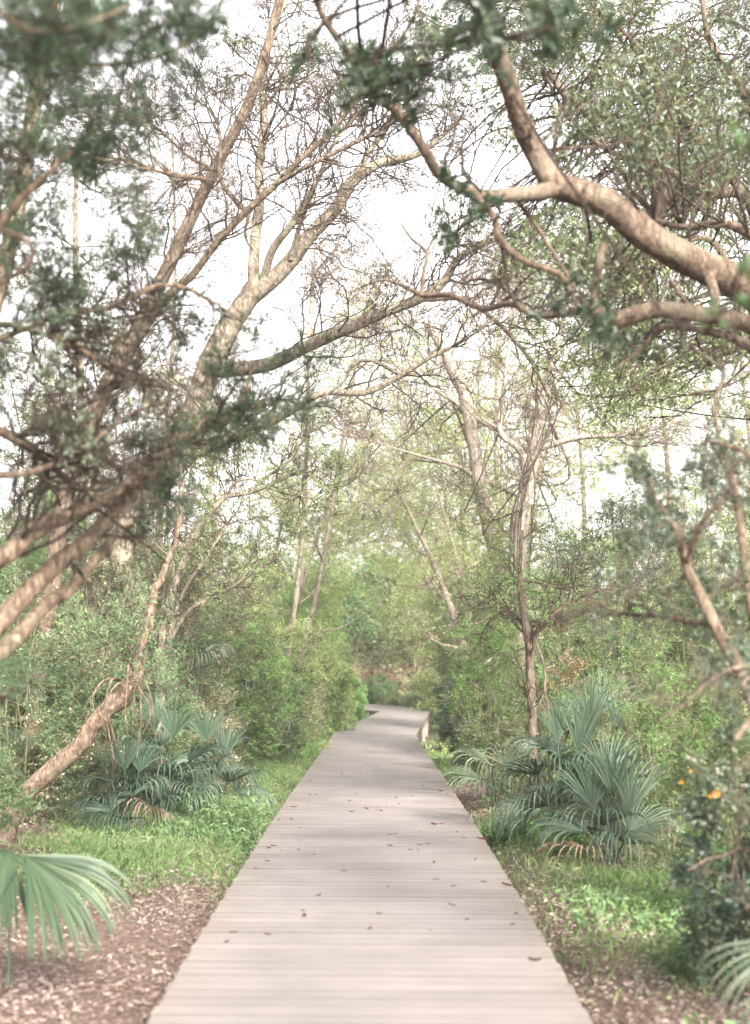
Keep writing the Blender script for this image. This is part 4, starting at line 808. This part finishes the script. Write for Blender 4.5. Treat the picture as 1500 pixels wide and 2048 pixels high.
SH += [
 ('tall_shrub', 'sunlit olive thicket behind the near cedar stems, low on the left', 'tree', 170, 18, 190, 860, M_DULL, dict(L=.05, W=.022, dens=1.3, second=M_SHRUB, bark=B_TWIGP)),
 ('tall_shrub', 'speckled pale thicket between the leaning brown trunk and the grey trunk', 'tree', 330, 21, 150, 800, M_DULL, dict(L=.05, W=.022, dens=1.2, second=M_SMALL, bark=B_TWIGP)),
 ('shrub', 'leafy green bush at the foot of the slender tree', 'shrub', 300, 16.2, 130, 1270, M_SHRUB, dict(L=.04, W=.016, dens=1.8)),
 ('shrub', 'soft green bush at the back of the left grass, under the grey twiggy bush', 'shrub', 520, 25, 90, 1300, M_BRIGHT, dict(L=.045, W=.02, dens=1.8)),
 ('shrub', 'bright leaved bush left of the reeds at the deck turn', 'shrub', 640, 39, 60, 1330, M_BRIGHT, dict(L=.06, W=.03, dens=1.8)),
 ('shrub', 'twiggy light green bush right behind the single palmetto fan', 'shrub', 1010, 16, 80, 1400, M_DULL, dict(L=.032, W=.014, dens=2.0, second=M_SHRUB)),
 ('shrub', 'leafy green bush right of the big palmetto clump', 'shrub', 1330, 12.6, 110, 1400, M_SMALL, dict(L=.03, W=.014, dens=1.8, second=M_BRIGHT)),
 ('shrub', 'tall green bush behind the big palmetto clump', 'shrub', 1170, 15.2, 120, 1330, M_SMALL, dict(L=.032, W=.015, dens=1.5, second=M_BRIGHT)),
 ('shrub', 'light green bush above the flowering shrub at the right edge', 'shrub', 1450, 9.0, 130, 1390, M_SMALL, dict(L=.028, W=.014, dens=1.8, second=M_BRIGHT)),
 ('shrub', 'green bush left of the vine clad trunk', 'shrub', 960, 24, 70, 1200, M_SMALL, dict(L=.04, W=.018, dens=1.8, second=M_BRIGHT)),
]
SH += [
 ('tall_shrub', 'tall sprawling green thicket behind the grass on the left, right of the slender tree', 'tree', 450, 27, 130, 1080, M_SMALL, dict(L=.05, W=.022, dens=1.6, second=M_PALE)),
 ('tall_shrub', 'tall yellow green thicket over the rounded bush left of the bend', 'tree', 600, 42, 130, 1150, M_PALE, dict(L=.07, W=.032, dens=1.8, second=M_BRIGHT)),
 ('tall_shrub', 'tall yellow green thicket over the bushes right of the bend', 'tree', 930, 44, 120, 1120, M_PALE, dict(L=.07, W=.032, dens=1.6, second=M_SMALL)),
 ('tall_shrub', 'dense green thicket behind the small dark stemmed tree', 'tree', 1090, 21, 120, 1120, M_SMALL, dict(L=.04, W=.018, dens=1.6, second=M_BRIGHT)),
 ('tall_shrub', 'dense green thicket at the right edge behind the reddish shrub', 'tree', 1440, 15, 190, 1040, M_SMALL, dict(L=.04, W=.018, dens=1.5, second=M_SHRUB)),
 ('tall_shrub', 'dense grey green thicket behind the near cedar stems at the left edge', 'tree', 100, 22, 220, 900, M_SHRUB, dict(L=.05, W=.022, dens=1.6, second=M_DULL)),
]
for (nm, lb, ct, px, d, wpx, top, mt, kw) in SH: shrub(nm, lb, ct, px, d, wpx, top, mt, **kw)

# flowering shrub at the right edge, near and blurred
ls = shrub('flowering_shrub', 'near blurred shrub with grey green leaves and orange flowers at the right edge', 'shrub', 1475, 6.9, 150, 1470, M_WAXY, L=.040, W=.023, dens=1.4, shape='oval', bark=B_TWIGP, tl=.2)
for (px, py, s) in ((1432, 1587, .8), (1420, 1592, .35), (1382, 1541, .3), (1362, 1565, .35)):
    c = P(px, py, 6.45); mb = MB()
    for k in range(14):
        a = k * 2.4; r = .013 * s * math.sqrt(k / 14 + .1); dv = nrm(np.array([[math.cos(a) * .8, -.6, math.sin(a) * .8]]))
        leaves(mb, (c + np.array([math.cos(a) * r, 0, math.sin(a) * r]))[None], dv, .016 * s, .015 * s, 'oval', .1, 0, jit=0)
    mb.build('flower', M_FLOWER, ls)

# ------------------------------------------------------------------ palmettos
def frond(root, hub, axis, up, R, n=24, span=1.35, droop=.5, W=.03, mat=M_PALM, base=None, name='frond', sep=True, stiff=.35, rag=.1, tint=.5):
    """a fan: the petiole, and every leaflet an object of its own under it."""
    A = nrm(np.array(axis, float)); U = np.array(up, float); Sd = nrm(np.cross(A, U)); Nn = np.cross(Sd, A)
    if base is None: base = np.array(root.location)
    base = np.array(base, float)
    k = 10; tt = np.linspace(0, 1, k)[:, None]; ctrl = (base + hub) / 2 + np.array([0, 0, .35 * np.linalg.norm((hub - base)[:2]) + .05])
    path = base * (1 - tt) ** 2 + 2 * ctrl * tt * (1 - tt) + hub * tt ** 2
    mb = MB(); tubes(mb, path[None], np.linspace(.008, .005, k)[None], 5, tint); 
    fo = mb.build(name, mat, root, smooth=True)
    joined = MB()
    for i in range(n):
        th = (i / (n - 1) - .5) * 2 * span + random.gauss(0, .03)
        L = R * (.72 + .28 * math.cos(th * .7)) * random.uniform(1 - rag, 1.02)
        d = A * math.cos(th) + Sd * math.sin(th) + Nn * (.10 + .16 * abs(math.sin(th)))
        d = d / np.linalg.norm(d); p = np.array(hub, float); m = 8; c = []; dirs = []
        g = droop * random.uniform(.6, 1.7) * 2.8
        for j in range(m + 1):
            c.append(p.copy()); dirs.append(d.copy()); p = p + d * L / m
            t = j / m; d = d + np.array([0, 0, -1.0]) * g * (max(0, t - stiff * .8)) * .75 + np.array([0, 0, -.02]); d = d / np.linalg.norm(d)
        V = []
        for j in range(m + 1):
            t = j / m; wd = W * (.22 + 1.15 * t if t < .42 else .70 * (1 - (t - .42) / .58) ** .75 + .0) * .5 + .0006
            s = np.cross(dirs[j], Nn if abs(np.dot(dirs[j], Nn)) < .95 else A); s = s / np.linalg.norm(s); nn = np.cross(s, dirs[j])
            V += [c[j] - s * wd + nn * wd * .55, c[j], c[j] + s * wd + nn * wd * .55]
        Fq = np.array([[j * 3 + e, j * 3 + e + 1, j * 3 + e + 4, j * 3 + e + 3] for j in range(m) for e in (0, 1)])
        tv = float(np.clip(tint + random.gauss(0, .16), 0, 1))
        if sep: mb = MB(); mb.add(V, Fq, tv); mb.build('leaflet', mat, fo)
        else: joined.add(V, Fq, tv)
    if not sep: joined.build('leaflets', mat, fo)
    return fo
def palmetto(label, base_px, d, fronds, mat=M_PALM, sep=True, group=None, **kw):
    b = gbase(base_px, d); root = thing('saw_palmetto', label, 'palmetto', b, group); b = np.array(b)
    # short fibrous stem at the foot
    mb = MB(); k = 6; tt = np.linspace(0, 1, k)[:, None]; tubes(mb, (b + np.array([0, 0, -.12]) + tt * np.array([.05, .03, .20]))[None], np.array([[.05, .055, .05, .045, .04, .02]]), 9, bumpy=.12); mb.build('trunk', B_BROWN, root, smooth=True)
    for f in fronds:
        (px, py, dd, ax, R) = f[:5]; o = dict(kw); o.update(f[5] if len(f) > 5 else {}); m = o.pop('mat', mat)
        A = np.array([ax[0], ax[2] if len(ax) > 2 else -.35, ax[1]], float)
        up = np.array([0, -.35, 1.0]) if abs(A[2]) < .8 * np.linalg.norm(A) else np.array([0.1, -1.0, .1])
        frond(root, P(px, py, dd), A, o.pop('up', up), R, mat=m, sep=sep, base=b + np.array([random.uniform(-.12, .12), random.uniform(-.08, .1), .05]), **o)
    return root
# the big clump right of the deck (axis: picture right, picture up, away)
UPZ = np.array([0, -.12, 1.0])
def dome(label, px, d, H, r, n, Rl, W, tint=.4, nl=24, top=2, dead=0, **kw):
    """a palmetto whose fans stand out all round it, the upper ones erect, the lower ones hanging."""
    b = gbase(px, d); root = thing('saw_palmetto', label, 'palmetto', b); b = np.array(b)
    mb = MB(); k = 6; tt = np.linspace(0, 1, k)[:, None]; tubes(mb, (b + np.array([0, 0, -.12]) + tt * np.array([.05, .03, .20]))[None], np.array([[.05, .055, .05, .045, .04, .02]]), 9, bumpy=.12); mb.build('trunk', B_BROWN, root, smooth=True)
    for i in range(n):
        u = i / max(1, n - 1); a = i * 2.39996 + px; h = H * (1 - .78 * u ** .8) * random.uniform(.88, 1.08); rr = r * (.25 + .75 * math.sqrt(u)) * random.uniform(.8, 1.15)
        o = np.array([math.cos(a), math.sin(a), 0]); hub = b + o * rr + np.array([0, 0, h])
        if i < top:
            A = o * .15 + np.array([0, 0, 1.0]); frond(root, hub, A, np.array([0, -1, .1]) if i % 2 else np.array([.5, -1, .1]), Rl * .8, n=18, span=random.uniform(.42, .8), droop=random.uniform(.12, .5), W=W, tint=tint, base=b, **kw); continue
        el = random.uniform(.1, .75) * (1 - .6 * u); A = o + np.array([0, 0, el])
        roll = np.array([-o[1], o[0], 0]) * random.uniform(-.55, .55); up = np.array([0, 0, 1.0]) - o * el * .5 + roll
        dd = i >= n - dead
        frond(root, hub, A, up, Rl * random.uniform(.8, 1.12), n=nl, span=random.uniform(1.2, 1.75), droop=random.uniform(.7, 1.5) * (1.2 if dd else 1), W=W * (.7 if dd else 1), tint=(.3 if dd else tint), stiff=random.uniform(.15, .4), rag=.3 if dd else .12, base=b + o * .06, mat=M_DEAD if dd else M_PALM, **kw)
    return root
random.seed(31)
dome('big dark blue green palmetto clump with drooping fans right of the boardwalk', 1122, 12.3, 1.02, .24, 12, .60, .026, .42, nl=26)
dome('tall palmetto with an upright fan, behind the right half of the big clump', 1195, 12.9, 1.15, .26, 12, .60, .026, .45, top=3, dead=1, nl=25)
dome('smaller palmetto with long narrow straps in front of the big clump', 1215, 11.4, .60, .20, 12, .60, .025, .5, top=5, nl=22, dead=1)
palmetto('single grey green palmetto fan beside the right edge of the deck', 1000, 13.4, [
    (985, 1535, 13.2, (-.8, .35, -.5), .50, dict(droop=.7, n=22)),
    (962, 1560, 13.0, (-.9, .1, -.5), .44, dict(droop=.6, n=20)),
    (1010, 1530, 13.5, (.4, .8, -.3), .42, dict(droop=.8, n=16)),
], W=.020, tint=.75)
# left side
dome('drooping grey green palmetto on the left bank at the edge of the grass', 330, 14.6, .95, .34, 12, .56, .028, .4, dead=1)
dome('lower palmetto with spreading fans just left of the grass, in front of the speckled bush', 425, 14.9, .72, .28, 11, .54, .027, .45)
dome('dark palmetto half hidden under the leaning orange trunk', 262, 13.8, .62, .26, 9, .50, .026, .3)
palmetto('tall palmetto fan hanging beside the slender tree', 390, 17.5, [
    (385, 1310, 17.4, (-.2, .55, -.7), .50, dict(droop=1.7, n=22, stiff=.15)),
    (400, 1315, 17.5, (.8, .3, -.4), .52, dict(droop=1.0, n=22, tint=.8)),
], W=.036, tint=.6)
palmetto('small palmetto hanging over the left bank behind the pale bush', 505, 22, [
    (500, 1375, 21.9, (-.1, .5, -.7), .42, dict(droop=1.7, n=16, stiff=.15)),
    (540, 1385, 22, (.6, .4, -.5), .42, dict(droop=1.3, n=16)),
], W=.04, tint=.5, sep=False)
palmetto('low palmetto with an open round fan at the far end of the left grass', 585, 23.5, [
    (583, 1445, 23.4, (.1, -.1, -1.0), .42, dict(droop=.5, n=22, span=2.6, up=np.array([0, -.9, .5]), tint=.8)),
    (555, 1425, 23.5, (-.6, .4, -.4), .40, dict(droop=1.0, n=16)),
], W=.034, tint=.5, sep=False)
palmetto('large near palmetto fan arching over the brown leaves at lower left', -10, 7.0, [
    (50, 1712, 7.0, (.74, -.56, -.25), .62, dict(droop=.34, n=34, span=.74, W=.040, stiff=.25, rag=.04, up=np.array([.2, -.55, .80]))),
    (20, 1712, 7.1, (-.35, -.8, -.2), .42, dict(droop=.2, n=18, span=.8, W=.036, rag=.05)),
    (-40, 1690, 7.3, (.1, -.9, -.2), .42, dict(droop=.3, n=18, span=1.2, W=.034)),
], mat=M_PALMN, tint=.55)
palmetto('blurred palmetto fan of long blades reaching in at the left edge', -260, 4.0, [
    (-190, 1400, 4.0, (.95, .18, .1), .46, dict(droop=.25, n=20, span=1.2, W=.024)),
    (-170, 1560, 4.3, (.9, .45, .1), .40, dict(droop=.3, n=14, span=.7, W=.024)),
], mat=M_PALMN, tint=.35)
palmetto('pale blurred palmetto fan at the lower right corner', 1640, 5.6, [
    (1590, 1880, 5.3, (-.75, -.45, -.1), .42, dict(droop=.5, n=9, span=.55, W=.018, tint=.9)),
    (1600, 2010, 5.2, (-.8, -.2, -.1), .28, dict(droop=.5, n=7, span=.6, W=.018, tint=.8)),
], tint=.8)

# ------------------------------------------------------------------ leafy weeds beside the deck
def weed(label, px, d, h, r, mat=M_WEED, n=40, group=None):
    b = np.array(gbase(px, d)); root = thing('leafy_weed', label, 'weed', tuple(b), group); tw = MB()
    st = np.zeros((n, 7, 3)); st[:, 0] = b + np.stack([RG.uniform(-1, 1, n) * r * .7, RG.uniform(-1, 1, n) * r * .7, np.full(n, -.02)], 1)
    dr = nrm(np.stack([RG.normal(size=n) * .35, RG.normal(size=n) * .35, np.ones(n)], 1)); hh = h * RG.uniform(.45, 1.05, n)
    for k in range(1, 7): st[:, k] = st[:, k - 1] + dr * hh[:, None] / 6; dr = nrm(dr + RG.normal(size=(n, 3)) * .12)
    tubes(tw, st, np.linspace(.003, .0012, 7)[None] * np.ones((n, 1)), 3); tag(tw.build('stems', B_STEM, root), kind='stuff')
    pos, tn, pi = along(st, 11, .15); mb = MB(); leaves(mb, pos, tn, .060, .030, 'oval', 1.1, .1, jit=.012, tint=np.full(len(pos), .5), flat=.3); mb.build('foliage', mat, root)
weed('tall bright weeds in front of the low palmetto beside the grass', 470, 13.6, .42, .32, n=70)
weed('patch of bright weeds at the left deck edge beyond the grass', 500, 12.6, .25, .30, n=60)
weed('low green herbs at the foot of the left palmettos', 390, 13.4, .16, .45, n=80)
weed('bright green herbs beside the right deck edge before the palmetto', 1020, 13.0, .20, .32, n=80)
weed('thin weeds growing through the straps of the smaller palmetto', 1120, 11.9, .45, .25, n=40, mat=M_BRIGHT)
weed('dark green herbs low at the foot of the flowering shrub', 1420, 7.6, .30, .40, n=90, mat=M_SHRUB)
weed('green herbs in the lower right corner', 1455, 6.1, .14, .30, n=50)
weed('loose bright herbs in the leaf litter right of the deck', 1290, 9.2, .13, .75, n=110)
weed('bright weeds at the left deck edge just before the bend', 600, 26, .4, .5, n=60, mat=M_BRIGHT)
weed('tall bright herbs against the left deck edge at the bend', 655, 33, .5, .45, n=60, mat=M_BRIGHT)
weed('lush green weeds under the deck on the right at the bend', 880, 33, .4, .7, n=90, mat=M_PALE)

# ------------------------------------------------------------------ fallen sticks
def stick(label, pts, w0):
    q = []
    for (px, py) in pts:
        d = 10.
        for _ in range(8): d = (CAM_H - float(ground_z(X(px, d), d)) - .02) / -(P(px, py, 1.0)[2] - CAM_H)
        q.append([X(px, d), d, float(ground_z(X(px, d), d)) + .02])
    q = catmull(np.array(q), .04); mb = MB(); q = q + RG.normal(size=q.shape) * .003
    tubes(mb, q[None], (np.linspace(1, .4, len(q)) * w0)[None], 6, bumpy=.05); p1, r1 = spawn(q[None], np.full((1, len(q)), w0 * .6), 5, .25, M=5, up=.05, rmin=.0015); tubes(mb, p1, r1, 4)
    tag(mb.build('fallen_stick', B_TWIG, at=q[0], smooth=True), label, 'stick')
stick('longer thin grey stick lying in the left grass towards the litter', [(270, 1800), (320, 1750), (360, 1705), (372, 1690)], .006)
stick('thin stick lying across the left grass nearest the palm fan', [(180, 1790), (240, 1740), (310, 1690), (318, 1665)], .005)
stick('pale bare branch lying on the far left grass beside the deck', [(560, 1530), (585, 1518), (610, 1507), (628, 1498)], .010)
stick('short brown twig at the right deck edge below the herbs', [(975, 1672), (1000, 1670), (1022, 1676)], .006)

# ------------------------------------------------------------------ far trees that close the view
def far_tree(label, px, d, top, wpx, mat, foot=None, L=.16, W=.07, n=120, bark=B_GREY, group=None, lo=.25, trunk_w=.13, name='far_tree', bare=0, lean=0., per=5):
    b = np.array(gbase(foot or px, d)); H = Z(top, d) - b[2]; Rw = wpx / F * d
    if foot: lean = X(px - foot, d) * 0 + (px - foot) / F * d / H
    t = Tree(name, label, 'tree', tuple(b), bark, group, sides=8); k = 14; s = np.linspace(0, 1, k)
    def raw(nm, pts, rad):
        q = np.c_[pts, rad]; q = catmull(q, .35); mb = MB(); q[:, 3] = np.maximum(q[:, 3], .008); tubes(mb, q[None, :, :3], q[None, :, 3], 8, bumpy=.04); mb.build(nm, t.bark, t.root, smooth=True); t.paths.append(q); return q
    c = b + np.stack([lean * s * H + .12 * np.sin(s * 6 + px), .1 * np.cos(s * 5), s * H * .92 - .1], 1)
    raw('trunk', c, trunk_w * (1 - .85 * s) + .01)
    for j in range(9):
        u = .28 + .065 * j; i = int(u * (k - 1)); a = j * 2.4 + px; ln = Rw * random.uniform(.6, 1.0) * (1.1 - u * .5)
        e = c[i] + np.array([math.cos(a) * ln, math.sin(a) * ln, ln * random.uniform(.2, .8)])
        m = (c[i] + e) / 2 + np.array([0, 0, -.1 * ln]); r = trunk_w * (1 - .85 * u) * .5
        raw('limb', np.array([c[i], m, e]), np.array([r, r * .7, .012]))
    u = nrm(RG.normal(size=(n, 3))); q = RG.uniform(.3, 1, n)[:, None] ** .5
    C = u * q * np.array([Rw, Rw, H * (1 - lo) / 2]) * (1 + .25 * np.sin(u[:, :1] * 5 + px)) + b + np.array([lean * H * .85, 0, H * (lo + (1 - lo) / 2)])
    t.clumps(C, 0, mat, 'quad', L, W, 7, 4, per, 1.1, rbr=.012, flat=.45, spread=.8)
    return t.done(twmat=B_TWIGP)
FT = [
 ('pale feathery cypress filling the gap above the far bend', 745, 47, 890, 150, M_PALE, dict(foot=985, L=.10, W=.04, n=120, lo=.35)),
 ('pale green cypress left of the gap with airy layered boughs', 590, 44, 930, 150, M_PALE, dict(foot=470, L=.10, W=.04, n=120, lo=.3)),
 ('pale cypress behind the vine clad tree', 930, 42, 700, 150, M_PALE, dict(L=.10, W=.038, n=100, lo=.3)),
 ('yellow green airy tree right of the vine clad tree', 1160, 38, 740, 150, M_PALE, dict(L=.10, W=.038, n=100, lo=.3)),
 ('maple with fresh broad green leaves over the far bend', 735, 60, 1130, 120, M_MAPLE, dict(L=.17, W=.14, n=80, lo=.5, foot=690, bark=B_BROWN, per=4)),
 ('broad leaved green tree at the far left behind the rounded bush', 620, 54, 1110, 110, M_MAPLE, dict(L=.15, W=.12, n=60, lo=.3, bark=B_CEDAR, per=4)),
 ('olive tree just right of the far bend with tan trunk', 838, 55, 1120, 80, M_FAR, dict(L=.12, W=.05, n=90, lo=.22, bark=B_CEDAR, trunk_w=.16)),
 ('dusty green tree behind the bend on the left', 560, 60, 1060, 130, M_FAR, dict(L=.13, W=.06, n=110, lo=.1)),
 ('far green tree directly behind the bend', 770, 66, 1080, 140, M_FAR, dict(L=.15, W=.07, n=130, lo=.05)),
 ('far green tree behind the right side of the bend', 930, 62, 1050, 130, M_FAR, dict(L=.14, W=.06, n=120, lo=.05)),
 ('bare twiggy tree behind the fork of the tall grey tree', 640, 30, 380, 160, M_PALE, dict(foot=560, L=.07, W=.02, n=130, lo=.35, bark=B_GREY, trunk_w=.06, per=1)),
 ('thin twiggy tree in the white gap left of the leaning pale trunk', 790, 38, 640, 130, M_PALE, dict(foot=1010, L=.08, W=.025, n=80, lo=.35, bark=B_GREY, trunk_w=.06, per=2)),
 ('lichen covered limb tree under the grey tree limbs', 790, 33, 880, 130, M_PALE, dict(L=.08, W=.03, n=50, lo=.3, bark=B_GREY, trunk_w=.12, per=2, foot=1000)),
 ('thin bare tree rising into the white sky left of the fork', 330, 26, 160, 150, M_DULL, dict(L=.06, W=.02, n=130, lo=.35, bark=B_GREY, trunk_w=.06, per=1)),
 ('wispy tree at the far left behind the cedar', 150, 26, 150, 150, M_DULL, dict(L=.06, W=.024, n=90, lo=.2, bark=B_GREY, trunk_w=.12, per=3)),
 ('pale leafed tree behind the speckled thicket on the left', 420, 34, 620, 150, M_DULL, dict(L=.08, W=.035, n=90, lo=.1, per=3, bark=B_PALE)),
 ('yellowish tree behind the right thicket below the oak', 1330, 34, 640, 170, M_PALE, dict(L=.09, W=.04, n=110, lo=.1, per=4)),
 ('tree at the right edge behind the pale thicket', 1500, 30, 560, 170, M_FAR, dict(L=.08, W=.035, n=110, lo=.05, per=4)),
]
FT += [
 ('airy tree of fine pale twigs and yellow green buds amid the sky gap', 760, 34, 480, 170, M_PALE, dict(foot=560, L=.07, W=.026, n=130, lo=.45, bark=B_GREY, trunk_w=.07, per=2)),
 ('airy tree with yellow green buds above the vine clad tree', 1000, 32, 430, 170, M_PALE, dict(foot=1010, L=.07, W=.026, n=130, lo=.4, bark=B_GREY, trunk_w=.07, per=2)),
 ('tall airy tree arching over the far bend from the left', 700, 40, 760, 170, M_PALE, dict(foot=540, L=.09, W=.034, n=150, lo=.45, bark=B_GREY, trunk_w=.08, per=4)),
 ('tall airy tree arching over the far bend from the right', 880, 40, 800, 160, M_PALE, dict(foot=960, L=.09, W=.034, n=150, lo=.45, bark=B_GREY, trunk_w=.08, per=4)),
]
for (lb, px, d, top, wpx, mt, kw) in FT: far_tree(lb, px, d, top, wpx, mt, **kw)
# woods on either side and behind, one mass
def woods():
    mb = MB(); tw = MB(); K = 420
    ang = RG.uniform(0, 6.28, K); R = RG.uniform(34, 60, K); cx = np.cos(ang) * R * .9; cy = 30 + np.sin(ang) * R * 1.25
    ok = ~((np.abs(cx) < 16) & (cy > -20) & (cy < 62)); cx, cy = cx[ok], cy[ok]
    for x, y in zip(cx, cy):
        far = y > 55; H = random.uniform(4, 7.5) if far else random.uniform(5, 9); n = 260
        u = nrm(RG.normal(size=(n, 3))) * RG.uniform(.4, 1, n)[:, None] ** .5
        C = u * np.array([3.2, 3.2, H / 2]) + np.array([x, y, float(ground_z(x, y)) + H / 2])
        leaves(mb, C, RG.normal(size=C.shape), .9, .5, 'quad', 1, 0, tint=np.full(n, random.uniform(.2, .9)), flat=.2)
    tag(mb.build('distant_woods', M_SMALL), 'distant green woods closing off the view all round', 'woods', kind='stuff')
woods()
